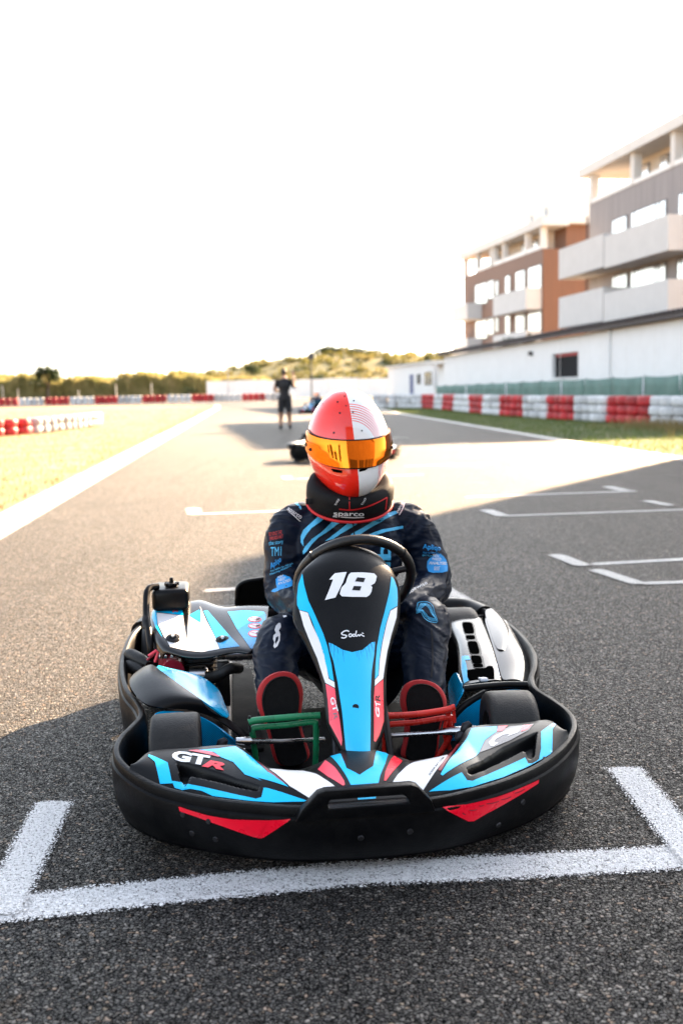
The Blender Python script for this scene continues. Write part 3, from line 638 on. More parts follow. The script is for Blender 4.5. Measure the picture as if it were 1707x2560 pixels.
# ---- wheels and front axle
def wheel(name, c, w, r_, lab):
    e = empty(name, c); e.parent = KART; e['label'] = lab
    h = w/2
    pr = [(0.068, -h*.80), (0.075, -h*.93), (r_*.80, -h), (r_*.93, -h*.97), (r_*.985, -h*.86), (r_, -h*.66), (r_+.001, 0), (r_, h*.66), (r_*.985, h*.86), (r_*.93, h*.97), (r_*.80, h), (0.075, h*.93), (0.068, h*.80)]
    t = lathe('tyre', pr, M['rubber'], e, 56, 'x')
    lathe('rim', [(0.012, -h*.45), (0.03, -h*.5), (0.045, -h*.25), (0.064, -h*.80), (0.071, -h*.82), (0.071, h*.82), (0.064, h*.80), (0.045, h*.25), (0.03, h*.5), (0.012, h*.45)], M['dsteel'], e, 36, 'x')
    tube('hub', [(-h*.6, 0, 0), (h*.6, 0, 0)], 0.016, M['steel'], e, 12)
    return e
wheel('wheel', (-.445, .385, .130), .135, .130, 'worn front tyre on the engine side')
wr = wheel('wheel', (.487, .405, .130), .138, .130, 'front tyre beside the slotted pod'); wr.rotation_euler = (0, 0, R(-6))
wheel('wheel', (-.50, 1.42, .138), .20, .138, 'rear tyre on the engine side'); wheel('wheel', (.56, 1.42, .138), .20, .138, 'rear tyre beside the slotted pod')
tube('rear_axle', [(-.55, 1.42, .138), (.6, 1.42, .138)], .02, M['steel'], KART)
tube('stub_axle', [(-.36, .40, .13), (-.26, .40, .135)], .014, M['steel'], KART); tube('stub_axle', [(.41, .42, .13), (.34, .42, .135)], .014, M['steel'], KART)
tube('tie_rod', [(-0.2846, 0.4000, 0.1725), (-0.2466, 0.4000, 0.1687), (-0.2411, 0.4000, 0.1684), (-0.1633, 0.4200, 0.1548), (-0.0364, 0.4600, 0.1389)], [.009, .013, .008, .007, .007], M['steel'], KART)
tube('tie_rod', [(0.3889, 0.4000, 0.1620), (0.3477, 0.4200, 0.1507), (0.3211, 0.4300, 0.1490), (0.2826, 0.4400, 0.1434), (0.1357, 0.4600, 0.1367)], [.009, .014, .012, .007, .007], M['steel'], KART)
for p in ((0.3549, 0.3800, 0.1757), (0.3376, 0.3800, 0.1514), (0.3747, 0.3900, 0.1570), (-0.3229, 0.3900, 0.1696)): tube('ball_joint', [Vector(p)-Vector((.012, 0, .012)), Vector(p), Vector(p)+Vector((.012, 0, .012))], [.008, .016, .008], M['dsteel'], KART, 10)

# ---- chassis, floor, seat
box('floor_tray', -.30, .40, .15, 1.0, .045, .055, M['floor'], KART, .004)
for x in (-.30, .40): tube('chassis_rail', [(x*.8, .06, .07), (x, .30, .07), (x, 1.0, .07), (x*.95, 1.55, .07)], .016, M['dsteel'], KART, 10, 4)
tube('chassis_rail', [(-.24, .10, .07), (.32, .10, .07)], .016, M['dsteel'], KART)
tube('steering_column', [(.05, .30, .10), (.09, .72, .47)], .011, M['steel'], KART)
tube('pedestal_hoop', [(-.02, .34, .06), (.0, .45, .30), (.06, .50, .40), (.12, .45, .30), (.14, .34, .06)], .010, M['dsteel'], KART, 8, 5)
st = []
for a, z, wv, yv in ((0, .075, .13, .86), (1, .07, .17, 1.02), (2, .085, .19, 1.18), (3, .16, .20, 1.30), (4, .30, .195, 1.38), (5, .42, .175, 1.43), (6, .47, .12, 1.45)):
    row = []
    for k in range(13):
        s = -1+k/6; row.append((.14+wv*s, yv-.16*abs(s)**3*(1 if a > 1 else .2), z+(.12*abs(s)**3 if a < 4 else -.05*abs(s)**4)))
    st.append(row)
SEAT = obj('seat', *grid_vf(st), M['black'], KART, smooth=True); solidify(SEAT, .012); subsurf(SEAT, 2); bake(SEAT)
SB = [(-0.2500, 1.4200, 0.3494), (-0.2455, 1.4200, 0.3947), (-0.2181, 1.4200, 0.4161), (-0.1614, 1.4200, 0.4241), (-0.0866, 1.4200, 0.4298)]
sb = [[Vector(p)+Vector((0, k*.012, 0)) for p in catmull(SB, 5)] for k in range(2)]+[[Vector((p.x, p.y+.06, .30)) for p in catmull(SB, 5)]]
s2 = obj('seat_wing', *grid_vf(sb), M['black'], KART, smooth=True); solidify(s2, .014, 0.0); bake(s2); tube('seat_edge', SB, .007, M['black'], s2, 8, 5)

# ---- body patches
def patch(name, rows, mat, parent=KART, th=0.008, sub=2, off=-1.0):
    o = obj(name, *grid_vf(rows), mat, parent); 
    if sub: subsurf(o, sub)
    solidify(o, th, off); bake(o); return auto_smooth(o, 45)
def arched(a, b, n, h, d=(0, 0, 1)):
    a = Vector(a); b = Vector(b); d = Vector(d); return [a.lerp(b, k/(n-1))+d*h*(1-(2*k/(n-1)-1)**2) for k in range(n)]
st = [((-0.5703, 0.8540, 0.2520), (-0.5255, 0.8235, 0.2760), .004), ((-0.5917, 0.7944, 0.2500), (-0.5067, 0.7656, 0.2760), .010), ((-0.5891, 0.7269, 0.2460), (-0.4738, 0.6935, 0.2700), .016), ((-0.5664, 0.6378, 0.2400), (-0.4369, 0.6295, 0.2600), .018), ((-0.5224, 0.5151, 0.2360), (-0.3922, 0.5547, 0.2480), .016), ((-0.4487, 0.5368, 0.2360), (-0.3731, 0.5352, 0.2400), .006), ((-0.3817, 0.5369, 0.2200), (-0.3467, 0.5373, 0.2200), .003), ((-0.3431, 0.5557, 0.1900), (-0.3190, 0.5630, 0.1920), .002), ((-0.3042, 0.5488, 0.1600), (-0.2889, 0.5645, 0.1620), .002), ((-0.2577, 0.5382, 0.1200), (-0.2454, 0.5567, 0.1210), .002)]
patch('side_fairing', [arched(a, b, 7, h) for a, b, h in st], M['black'])['label'] = 'black side fairing behind the worn front wheel'
st = [((-0.5146, 0.8011, 0.2740), (-0.5041, 0.8294, 0.2680)), ((-0.4838, 0.7339, 0.2700), (-0.4450, 0.8189, 0.2560)), ((-0.4521, 0.6705, 0.2620), (-0.3841, 0.8314, 0.2360)), ((-0.4102, 0.6056, 0.2500), (-0.3452, 0.7957, 0.2120)), ((-0.3755, 0.5531, 0.2380), (-0.3226, 0.7639, 0.1960)), ((-0.3422, 0.5420, 0.2170), (-0.3166, 0.6697, 0.1900)), ((-0.3091, 0.5577, 0.1800), (-0.2993, 0.6050, 0.1720))]
patch('fairing_panel', [arched(a, b, 5, .006) for a, b in st], M['blue_fend'], th=.005)
tp = [(-0.5207, 0.5350, 0.2247), (-0.4771, 0.5350, 0.2255), (-0.4156, 0.5350, 0.2192), (-0.3768, 0.5350, 0.2014), (-0.3436, 0.5350, 0.1804), (-0.3104, 0.5350, 0.1521), (-0.2806, 0.5350, 0.1227)]
patch('fairing_front', [[Vector(p) for p in tp], [Vector((p[0], p[1]+.012, .12+.2*(p[2]-.12))) for p in tp], [Vector((p[0], p[1]+.012, .05)) for p in tp]], M['blue_low'], th=.005)
# engine cover
EC = [[(-0.4967, 0.9200, 0.3067), (-0.4580, 0.8900, 0.2980), (-0.4078, 0.8800, 0.2888), (-0.3548, 0.8700, 0.2911), (-0.2975, 0.8700, 0.3022), (-0.2530, 0.8700, 0.3076), (-0.2227, 0.8400, 0.2995), (-0.1902, 0.9000, 0.3149), (-0.1636, 0.9500, 0.3343)],
 [(-0.5245, 0.9700, 0.3378), (-0.4649, 0.9700, 0.3213), (-0.4086, 0.9700, 0.3116), (-0.3542, 0.9700, 0.3100), (-0.3020, 0.9700, 0.3152), (-0.2598, 0.9750, 0.3225), (-0.2354, 0.9650, 0.3183), (-0.1914, 1.0000, 0.3331), (-0.1588, 1.0300, 0.3447)],
 [(-0.5504, 1.1000, 0.3623), (-0.4763, 1.1000, 0.3516), (-0.4162, 1.1000, 0.3485), (-0.3624, 1.1000, 0.3485), (-0.3178, 1.1000, 0.3504), (-0.2839, 1.1000, 0.3529), (-0.2583, 1.1000, 0.3502), (-0.2066, 1.1000, 0.3517), (-0.1521, 1.1200, 0.3542)],
 [(-0.5536, 1.2400, 0.3832), (-0.4812, 1.2700, 0.3877), (-0.4182, 1.2900, 0.3935), (-0.3786, 1.3100, 0.3977), (-0.3379, 1.2700, 0.3822), (-0.3031, 1.2400, 0.3753), (-0.2680, 1.2300, 0.3786), (-0.2073, 1.2300, 0.3828), (-0.1415, 1.2200, 0.3774)]]
ECL = [[Vector(p)+Vector((0, .006, -.014)) for p in EC[0]]]+[[Vector(p) for p in r_] for r_ in EC]+[[Vector(p)+Vector((0, .02, -.03)) for p in EC[-1]]]
ECL = [[r_[0]+Vector((-.006, .006, -.03))]+r_ for r_ in ECL]
ECOV = patch('engine_cover', ECL, M['black_gloss'], th=.008)
for (p, q) in (((-0.4689, 0.9750, 0.3230), (-0.4689, 0.9850, 0.3312)), ((-0.3087, 0.9650, 0.3102), (-0.3083, 0.9750, 0.3184))):
    p = Vector(p)+Vector((0, -.003, .002)); d = Vector((0, -.35, .94)); e = tube('fastener', [p-d*.004, p+d*.006, p+d*.0075], [.0235, .0225, .019], M['ink'], KART, 24)
    tube('fastener_knob', [p+d*.0076+Vector((-.012, 0, 0)), p+d*.0076+Vector((.012, 0, 0))], .006, M['dsteel'], e, 8); tube('screw', [p+d*.0076, p+d*.017], .0055, M['white'], e, 10)
# tank, frame hoop, engine and exhaust
tk = box('fuel_tank', -.545, -.418, 1.17, 1.34, .372, .448, M['black'], KART, .018, 4)
lathe('filler_cap', [(0, .449), (.021, .449), (.023, .455), (.021, .462), (.008, .463), (.007, .470), (.006, .480), (0, .481)], M['black'], tk, 16, 'z', (-.478, 1.23, 0), False)
for k in range(5):
    a = k*1.257; tube('cap_lobe', [(-.478+math.cos(a)*.010, 1.23+math.sin(a)*.010, .458), (-.478+math.cos(a)*.026, 1.23+math.sin(a)*.026, .458)], .006, M['black'], tk, 8)
tube('guard_hoop', [(-0.5235, 1.2000, 0.4567), (-0.5482, 1.1800, 0.4575), (-0.5583, 1.1600, 0.4466), (-0.5608, 1.1400, 0.4231), (-0.5600, 1.1000, 0.3834), (-0.5520, 1.0500, 0.3467), (-0.5445, 1.0000, 0.3020), (-0.5415, 1.0000, 0.2506)], .0115, M['black'], KART, 10, 5)
tube('guard_clamp', [(-0.5615, 1.0800, 0.3811), (-0.5644, 1.0700, 0.3617), (-0.5606, 1.0600, 0.3448)], .010, M['dsteel'], KART, 8)
eb = empty('engine', (0, 0, 0)); eb.parent = KART; eb['label'] = 'engine block with dark red casing under the cover'
box('crankcase', -.52, -.44, .97, 1.12, .18, .275, M['engine_red'], eb, .012, 3); lathe('recoil_starter', [(0, -.045), (.034, -.045), (.036, -.03), (.036, 0), (0, 0)], M['engine_red'], eb, 24, 'y', (-.470, .975, .232), False)
box('cylinder_head', -.44, -.34, 1.0, 1.16, .14, .27, M['dsteel'], eb, .01)
for k in range(7): box('cooling_fin', -.45, -.33, .985, 1.17, .15+k*.016, .155+k*.016, M['dsteel'], eb)
for k in range(4): tube('engine_bolt', [(-.515+k*.02, .968, .268), (-.515+k*.02, .958, .268)], .005, M['steel'], eb, 8)
tube('fan_guard_bar', [(-0.5491, 0.9700, 0.2726), (-0.5228, 0.9700, 0.2898), (-0.5179, 0.9700, 0.2842), (-0.5295, 0.9700, 0.2514)], .005, M['pink'], eb, 8); tube('fan_guard_bar', [(-0.5548, 0.9700, 0.2595), (-0.5323, 0.9700, 0.2770)], .004, M['engine_red'], eb, 8)
tube('air_hose', [(-.36, .95, .20), (-.33, .88, .22), (-.29, .88, .24), (-.26, .95, .22)], .018, M['rubber'], eb, 12, 5); box('bracket', -.33, -.29, .93, .96, .10, .25, M['dsteel'], eb, .004)
tube('fuel_line', [(-.43, 1.0, .19), (-.40, .93, .16), (-.36, .90, .15), (-.33, .93, .18)], .005, M['ink'], eb, 8, 5); lathe('carburettor', [(0, -.03), (.028, -.03), (.03, -.02), (.03, .02), (.02, .03), (0, .03)], M['steel'], eb, 20, 'x', (-.39, .955, .205), False)
for a, b in (((-0.6218, 1.1000, 0.2474), (-0.5526, 1.0000, 0.2351)), ((-0.6226, 1.0600, 0.2197), (-0.5652, 0.9800, 0.2145))):
    a = Vector(a); b = Vector(b); tube('exhaust_muffler', [a-(b-a)*.12, a-(b-a)*.05, a.lerp(b, .15), a.lerp(b, .7), b], [.010, .019, .023, .022, .012], M['rubber'], KART, 14)
box('under_engine_guard', -.50, -.20, .62, 1.5, .05, .065, M['floor'], KART, .004)

# ---- the other side pod
PO = [[(0.6762, 1.3600, 0.2460), (0.7241, 1.3000, 0.2481), (0.7472, 1.2000, 0.2402)], [(0.6385, 1.1500, 0.2388), (0.6974, 1.1200, 0.2387), (0.7340, 1.0500, 0.2196)], [(0.5984, 0.9300, 0.2191), (0.6674, 0.9200, 0.2179), (0.7124, 0.9000, 0.2070)], [(0.5737, 0.7900, 0.1984), (0.6327, 0.8000, 0.1960), (0.6797, 0.8000, 0.1893)], [(0.5608, 0.7200, 0.1893), (0.6051, 0.7200, 0.1867), (0.6385, 0.7100, 0.1824)]]
POD = patch('side_pod', [[r_[0], Vector(r_[0]).lerp(Vector(r_[1]), .5)+Vector((0, 0, .006)), Vector(r_[1])+Vector((0, 0, .006)), Vector(r_[1]).lerp(Vector(r_[2]), .55)+Vector((0, 0, .003)), Vector(r_[2])+Vector((0, 0, -.012))] for r_ in PO], M['black_gloss'])
PODC = patch('pod_crest', [[(0.6889, 1.4000, 0.2598), (0.7189, 1.4000, 0.2630), (0.7252, 1.4000, 0.2564)], [(0.6636, 1.2600, 0.2484), (0.7245, 1.2700, 0.2551), (0.7306, 1.2600, 0.2449)], [(0.6303, 1.0800, 0.2348), (0.6972, 1.1000, 0.2480), (0.6942, 1.0900, 0.2289)], [(0.6111, 0.9500, 0.2213), (0.6293, 0.9500, 0.2259), (0.6346, 0.9400, 0.2144)]], M['black_gloss'], th=.012)
PP = [[(0.5364, 1.3600, 0.2423), (0.6014, 1.3600, 0.2437), (0.6746, 1.3600, 0.2446)], [(0.5252, 1.1900, 0.2424), (0.5874, 1.1900, 0.2421), (0.6439, 1.1900, 0.2406)], [(0.5050, 1.0400, 0.2346), (0.5646, 1.0400, 0.2328), (0.6174, 1.0400, 0.2327)], [(0.4773, 0.9200, 0.2217), (0.5362, 0.9200, 0.2197), (0.5968, 0.9200, 0.2191)], [(0.4544, 0.8200, 0.2034), (0.5157, 0.8200, 0.2025), (0.5785, 0.8200, 0.2042)], [(0.4341, 0.7100, 0.1895), (0.4919, 0.7100, 0.1925), (0.5569, 0.7200, 0.1973)]]
rows = [[Vector(r_[0])+Vector((-.004, 0, -.02)), Vector(r_[0]), Vector(r_[0]).lerp(Vector(r_[1]), .5)+Vector((0, 0, .003)), Vector(r_[1])+Vector((0, 0, .005)), Vector(r_[1]).lerp(Vector(r_[2]), .5)+Vector((0, 0, .003)), Vector(r_[2]), Vector(r_[2])+Vector((.003, 0, -.02))] for r_ in PP]
PODP = patch('slotted_panel', rows, M['black_gloss'], th=.006)
lt = box('latch', -.013, .013, -.03, .03, -.006, .006, M['white'], KART, .004); lt.location = (0.4976, 0.7350, 0.2017); lt.rotation_euler = (R(-12), 0, 0)
tube('pod_front_lip', [(0.4017, 0.5834, 0.2220), (0.4503, 0.5809, 0.2260), (0.5284, 0.5860, 0.2260), (0.5940, 0.5728, 0.2260)], .010, M['black'], KART, 10, 4)
tube('pod_arch', [(0.6028, 0.6000, 0.2149), (0.5426, 0.6000, 0.2135), (0.4952, 0.6000, 0.2076), (0.4454, 0.6000, 0.1869), (0.4056, 0.6000, 0.1632), (0.3782, 0.6000, 0.1363), (0.3632, 0.6000, 0.1072), (0.3529, 0.6000, 0.0603)], .011, M['black'], KART, 10, 4)
tp = [(0.5971, 0.5900, 0.2119), (0.5384, 0.5900, 0.2093), (0.4936, 0.5900, 0.2033), (0.4476, 0.5900, 0.1825), (0.4092, 0.5900, 0.1587), (0.3819, 0.5900, 0.1343), (0.3656, 0.5900, 0.0980), (0.3554, 0.5900, 0.0512)]
patch('pod_front', [[Vector(p) for p in tp], [Vector((p[0], p[1]+.012, .06+.5*(p[2]-.06))) for p in tp], [Vector((p[0], p[1]+.012, .05)) for p in tp]], M['blue_low'], th=.005)
patch('pod_inner_panel', [[(0.4349, 0.8000, 0.2168), (0.4339, 0.7600, 0.1955), (0.4366, 0.7000, 0.1821)], [(0.4198, 0.8200, 0.1854), (0.4181, 0.7600, 0.1637), (0.4185, 0.7000, 0.1562)], [(0.4137, 0.8400, 0.1464), (0.4096, 0.7800, 0.1185), (0.3925, 0.7000, 0.0997)]], M['blue_fend'], th=.005)
tube('rear_bumper', [(.70, 1.45, .225), (.66, 1.53, .235), (.58, 1.56, .24), (.40, 1.57, .24), (0, 1.62, .24), (-.40, 1.60, .24), (-.56, 1.54, .24), (-.60, 1.46, .23)], [.03]+[.052]*2+[.054]*34+[.05]*4+[.03]*2 if False else .05, M['black'], KART, 18, 6)
tube('pod_rear_edge', [(0.5381, 1.4000, 0.2361), (0.6117, 1.4000, 0.2402), (0.6857, 1.4000, 0.2443)], .007, M['black'], KART, 8)

# ---- pedals and steering wheel
pg = empty('pedal', (0, 0, 0)); pg.parent = KART; pg['label'] = 'green tubular pedal'
tube('pedal_bar', [(-0.2305, 0.4400, 0.0989), (-0.2357, 0.4300, 0.1607), (-0.2373, 0.4200, 0.1918), (-0.2283, 0.4200, 0.1992), (-0.1454, 0.4200, 0.2007), (-0.0707, 0.4200, 0.2050), (-0.0631, 0.4200, 0.1964), (-0.0621, 0.4300, 0.1490), (-0.0655, 0.4400, 0.0580)], .0085, M['green_paint'], pg, 12, 4)
tube('pedal_bar', [(-0.2479, 0.4100, 0.2187), (-0.2280, 0.4100, 0.2231), (-0.1454, 0.4100, 0.2258), (-0.0512, 0.4100, 0.2265)], .0095, M['green_paint'], pg, 12, 4); tube('pivot_pin', [(-0.2451, 0.4100, 0.2367), (-0.2455, 0.4100, 0.1913)], .0035, M['dsteel'], pg, 8); tube('pivot_pin', [(-0.0499, 0.4100, 0.2356), (-0.0529, 0.4100, 0.1992)], .0035, M['dsteel'], pg, 8)
pr_ = empty('pedal', (0, 0, 0)); pr_.parent = KART; pr_['label'] = 'red tubular pedal'
tube('pedal_bar', [(0.1389, 0.4700, 0.0795), (0.1394, 0.4600, 0.1483), (0.1437, 0.4500, 0.1715), (0.2270, 0.4500, 0.1743), (0.3180, 0.4500, 0.1826), (0.3296, 0.4500, 0.1747), (0.3246, 0.4600, 0.1181), (0.2910, 0.4700, 0.0569)], .0085, M['red_paint'], pr_, 12, 4)
tube('pedal_bar', [(0.1333, 0.4400, 0.2025), (0.2253, 0.4400, 0.2013), (0.3065, 0.4400, 0.2078), (0.3368, 0.4400, 0.2153)], .0095, M['red_paint'], pr_, 12, 4); tube('pedal_arm', [(0.3228, 0.4500, 0.2047), (0.3129, 0.4600, 0.1368), (0.3279, 0.4700, 0.0820)], .0075, M['red_paint'], pr_, 10, 4); tube('pivot_pin', [(0.3322, 0.4400, 0.2226), (0.3365, 0.4400, 0.1705)], .005, M['red_paint'], pr_, 8); tube('pivot_pin', [(0.1403, 0.4400, 0.2137), (0.1350, 0.4400, 0.1649)], .006, M['red_paint'], pr_, 8)
SW = empty('steering_wheel', (.100, .745, .535)); SW.parent = KART; SW.rotation_euler = (R(33), 0, R(2))   # ring stands in its x-z plane, leaning forward
ringp = [(math.cos(a)*.176, 0, math.sin(a)*.168) for a in [2*math.pi*k/48 for k in range(48)]]
tube('rim', ringp, .0155, M['grip'], SW, 14, 0, True)
for a in (40, 140, 215, 325):
    a = R(a); c = Vector((math.cos(a)*.176, 0, math.sin(a)*.168)); t = Vector((-math.sin(a), 0, math.cos(a))); tube('grip_seam', [c-t*.004, c+t*.004], .0168, M['ink'], SW, 14)
for a in (90+75, 90-75, 270): tube('spoke', [(0, 0, 0), (math.cos(R(a))*.168, 0, math.sin(R(a))*.16)], [.012, .010], M['dsteel'], SW, 8)
lathe('hub', [(0, -.02), (.035, -.02), (.04, 0), (.035, .015), (0, .015)], M['ink'], SW, 20, 'y', (0, 0, 0), False)
HB = tube('panel_bolt', [Vector((0.0278, 0.2680, 0.2858))+Vector((0, -.001, 0)), Vector((0.0270, 0.2620, 0.2878))+Vector((0, -.004, .004)), Vector((0.0265, 0.2580, 0.2891))+Vector((0, -.006, .006))], [.0115, .011, .008], M['ink'], KART, 18)

# ================================================================ the driver
M['suit'] = pm("navy_race_suit", (0.0035, 0.0075, 0.0185), 0.42, var=0.25, vs=7, rv=0.08, spec=0.15)
def add_wrinkles(m, amt=0.22, dist=0.012):
    nt = m.node_tree; L = nt.links.new; b = nt.nodes["Principled BSDF"]
    tc = nd(nt, "ShaderNodeTexCoord"); mp = nd(nt, "ShaderNodeMapping"); mp.inputs['Scale'].default_value = (5, 5, 11); mp.inputs['Rotation'].default_value = (0.5, 0.35, 0.2); L(tc.outputs['Object'], mp.inputs[0])
    w = nd(nt, "ShaderNodeTexNoise"); sset(w, Scale=1.0, Detail=2.5, Roughness=0.5, Distortion=1.4); L(mp.outputs[0], w.inputs[0])
    r_ = ramp(nt, w.outputs[0], [(0.30, 0.0), (0.5, 1.0), (0.64, 0.15), (0.8, 0.7)], 'EASE')
    f = nd(nt, "ShaderNodeTexNoise"); sset(f, Scale=900.0, Detail=1.0); L(tc.outputs['Object'], f.inputs[0])
    a = nd(nt, "ShaderNodeMath", operation='MULTIPLY_ADD'); L(f.outputs[0], a.inputs[0]); a.inputs[1].default_value = 0.03; L(r_.outputs[0], a.inputs[2])
    bp = nd(nt, "ShaderNodeBump"); bp.inputs['Strength'].default_value = amt; bp.inputs['Distance'].default_value = dist; L(a.outputs[0], bp.inputs['Height']); L(bp.outputs[0], b.inputs['Normal'])
add_wrinkles(M['suit'])
M['suit_blue'] = pm("cyan_suit_print", (0.07, 0.44, 0.74), 0.6, var=0.08, vs=10); add_wrinkles(M['suit_blue'], 0.2)
M['suit_dblue'] = pm("blue_suit_print", (0.008, 0.27, 0.66), 0.6, var=0.08, vs=10)
M['suit_white'] = pm("white_suit_print", (0.72, 0.72, 0.73), 0.65, var=0.05)
M['suit_red'] = pm("red_suit_print", (0.50, 0.03, 0.03), 0.65, var=0.05)
M['shoe_red'] = pm("red_suede", (0.36, 0.008, 0.010), 0.8, var=0.2, vs=30, bump=0.3, bs=500)
M['shoe_sole'] = pm("black_shoe_sole", (0.0045, 0.0045, 0.005), 0.8, var=0.3, vs=30, bump=0.4, bs=300, dirt=0.25, dirtcol=(0.02, 0.019, 0.018), spec=0.15)
M['glove'] = pm("black_glove", (0.015, 0.015, 0.018), 0.7, var=0.2, vs=30)
M['collar'] = pm("black_collar_foam", (0.0035, 0.0035, 0.0045), 0.7, var=0.25, vs=14, bump=0.15, bs=500, spec=0.2)
M['piping'] = pm("red_piping", (0.55, 0.008, 0.012), 0.55)
M['visor'] = pm("gold_mirror_visor", (0.72, 0.19, 0.016), 0.045, metal=1.0, var=0.10, vs=3, rv=0.02)
M['grey_b'] = pm("balaclava", (0.35, 0.34, 0.38), 0.9)

PERSON = empty('person', (0.0319, 2.2662, 0), R(7.3))
tag(PERSON, 'seated driver in navy race suit, red and white helmet with gold visor', 'person')

def ell_vf(c, ax, n=20, m=14, rot=None):
    v = []; f = []
    for i in range(m+1):
        th = math.pi*i/m
        for k in range(n):
            a = 2*math.pi*k/n; p = Vector((ax[0]*math.sin(th)*math.cos(a), ax[1]*math.sin(th)*math.sin(a), ax[2]*math.cos(th)))
            if rot: p.rotate(rot)
            v.append(p+Vector(c))
    for i in range(m):
        for k in range(n):
            l = (k+1) % n; f.append((i*n+k, i*n+l, (i+1)*n+l, (i+1)*n+k))
    return v, f
def limb(mb, pts, rads, n=16):
    P = catmull(pts, 6); rr = []
    for i in range(len(P)):
        t = i/6; a = min(int(t), len(rads)-2); fr = t-a; rr.append(rads[a]*(1-fr)+rads[a+1]*fr)
    mb.add(*tube_vf(P, rr, n)); mb.add(*ell_vf(P[0], (rr[0],)*3)); mb.add(*ell_vf(P[-1], (rr[-1],)*3))
def fuse(name, mb, mat, parent, vox=0.010, sm=10):
    o = mb.build(name, mat, parent)
    bm = bmesh.new(); bm.from_mesh(o.data); bmesh.ops.remove_doubles(bm, verts=bm.verts, dist=1e-6); bmesh.ops.recalc_face_normals(bm, faces=bm.faces); bm.to_mesh(o.data); bm.free()
    md = o.modifiers.new('r', 'REMESH'); md.mode = 'VOXEL'; md.voxel_size = vox; md.use_smooth_shade = True
    s = o.modifiers.new('s', 'SMOOTH'); s.factor = 0.5; s.iterations = sm
    bake(o); o.data.polygons.foreach_set('use_smooth', [True]*len(o.data.polygons)); return o
mb = MB()
# torso, seen from the front: pelvis, belly, chest, shoulders, neck
limb(mb, [(.13, 1.22, .20), (.13, 1.24, .34), (.13, 1.22, .50), (.135, 1.19, .62), (.14, 1.17, .70)], [.155, .150, .155, .150, .105], 24)
for s in (-1, 1): mb.add(*ell_vf((.135+s*.105, 1.16, .575), (.095, .115, .150)))
mb.add(*ell_vf((.135, 1.17, .645), (.195, .10, .080)))
limb(mb, [(.14, 1.16, .68), (.14, 1.14, .80)], [.085, .075])
# arms
SHL, ELL, WRL = (-0.0771, 1.1500, 0.6433), (-0.0993, 1.0700, 0.4499), (-0.0419, 0.8600, 0.4411)
SHR, ELR, WRR = (0.3660, 1.1500, 0.6359), (0.4215, 1.1000, 0.4379), (0.2428, 0.8600, 0.4363)
limb(mb, [(-0.0247, 1.1700, 0.6735), SHL, (-0.0951, 1.1300, 0.5427), ELL, (-0.0761, 0.9600, 0.4347), WRL], [.062, .066, .064, .062, .055, .043])
limb(mb, [(0.3133, 1.1700, 0.6636), SHR, (0.4134, 1.1500, 0.5246), ELR, (0.3397, 0.9800, 0.4185), WRR], [.062, .070, .070, .066, .058, .044])
# legs
limb(mb, [(.03, 1.20, .19), (-.05, 1.02, .27), (-0.1279, 0.8600, 0.3334), (-0.1506, 0.7400, 0.2613), (-0.1434, 0.6200, 0.1606), (-0.1290, 0.5700, 0.0914)], [.105, .092, .074, .068, .058, .046])
limb(mb, [(.24, 1.20, .19), (.31, 1.02, .29), (0.3446, 0.8600, 0.3692), (0.3139, 0.7400, 0.2858), (0.2893, 0.6200, 0.1704), (0.2692, 0.5700, 0.1014)], [.105, .094, .078, .072, .060, .047])
BODY = fuse('body', mb, M['suit'], PERSON, 0.0065, 14)
# cloth folds as real relief
from mathutils import noise as mnoise
def hash_fold(p):
    w = mnoise.noise_vector(p*7.0)*0.06; q = p+w
    a = 1-abs(mnoise.noise(Vector((q.x*9+q.z*6, q.y*8, q.z*24-q.x*7))))*2.6
    b = 1-abs(mnoise.noise(Vector((q.x*20-q.z*12, q.y*16+3, q.z*46+q.x*14))))*2.6
    return max(a, -.4)*0.75+max(b, -.4)*0.30-0.35
_nrm = [v_.normal.copy() for v_ in BODY.data.vertices]
for v_, n_ in zip(BODY.data.vertices, _nrm):
    p = v_.co.copy(); k = 0.0
    for c, r0 in ((ELL, .13), (ELR, .15), (SHL, .12), (SHR, .12), ((-.13, .85, .33), .16), ((.34, .85, .37), .16), ((-.11, .60, .14), .12), ((.27, .60, .14), .12), (WRL, .1), (WRR, .1), ((.13, 1.06, .40), .16)):
        d = (p-Vector(c)).length
        if d < r0*1.6: k = max(k, 1-d/(r0*1.6))
    v_.co = p+n_*hash_fold(p)*0.0095*(0.28+k)
BODY.data.update()
# hands on the wheel behind the panel
def hand(c, d, side):
    c = Vector(c); d = Vector(d).normalized(); up = Vector((0, 0, 1)); sx = d.cross(up).normalized(); m2 = MB()
    m2.add(*ell_vf(c, (.034, .045, .026), 14, 10, d.to_track_quat('Y', 'Z')))
    for i, (o_, l_) in enumerate(((-.026, .062), (-.009, .072), (.009, .068), (.026, .054))):
        b = c+sx*o_+d*.028; q = [b, b+d*l_*.45+up*.006, b+d*l_*.72-up*.014, b+d*l_*.60-up*.036]
        limb(m2, q, [.0098, .0092, .0085, .0075], 10)
    b = c-sx*side*.030-d*.006; limb(m2, [b, b-sx*side*.020+d*.022-up*.004, b-sx*side*.012+d*.046-up*.014], [.0115, .0100, .0085], 10)
    return fuse('glove', m2, M['glove'], PERSON, 0.0045, 3)
hand(Vector(WRL)+Vector((.03, -.05, .0)), (.45, -.8, .12), 1); hand(Vector(WRR)+Vector((-.03, -.05, .0)), (-.45, -.8, .12), -1)

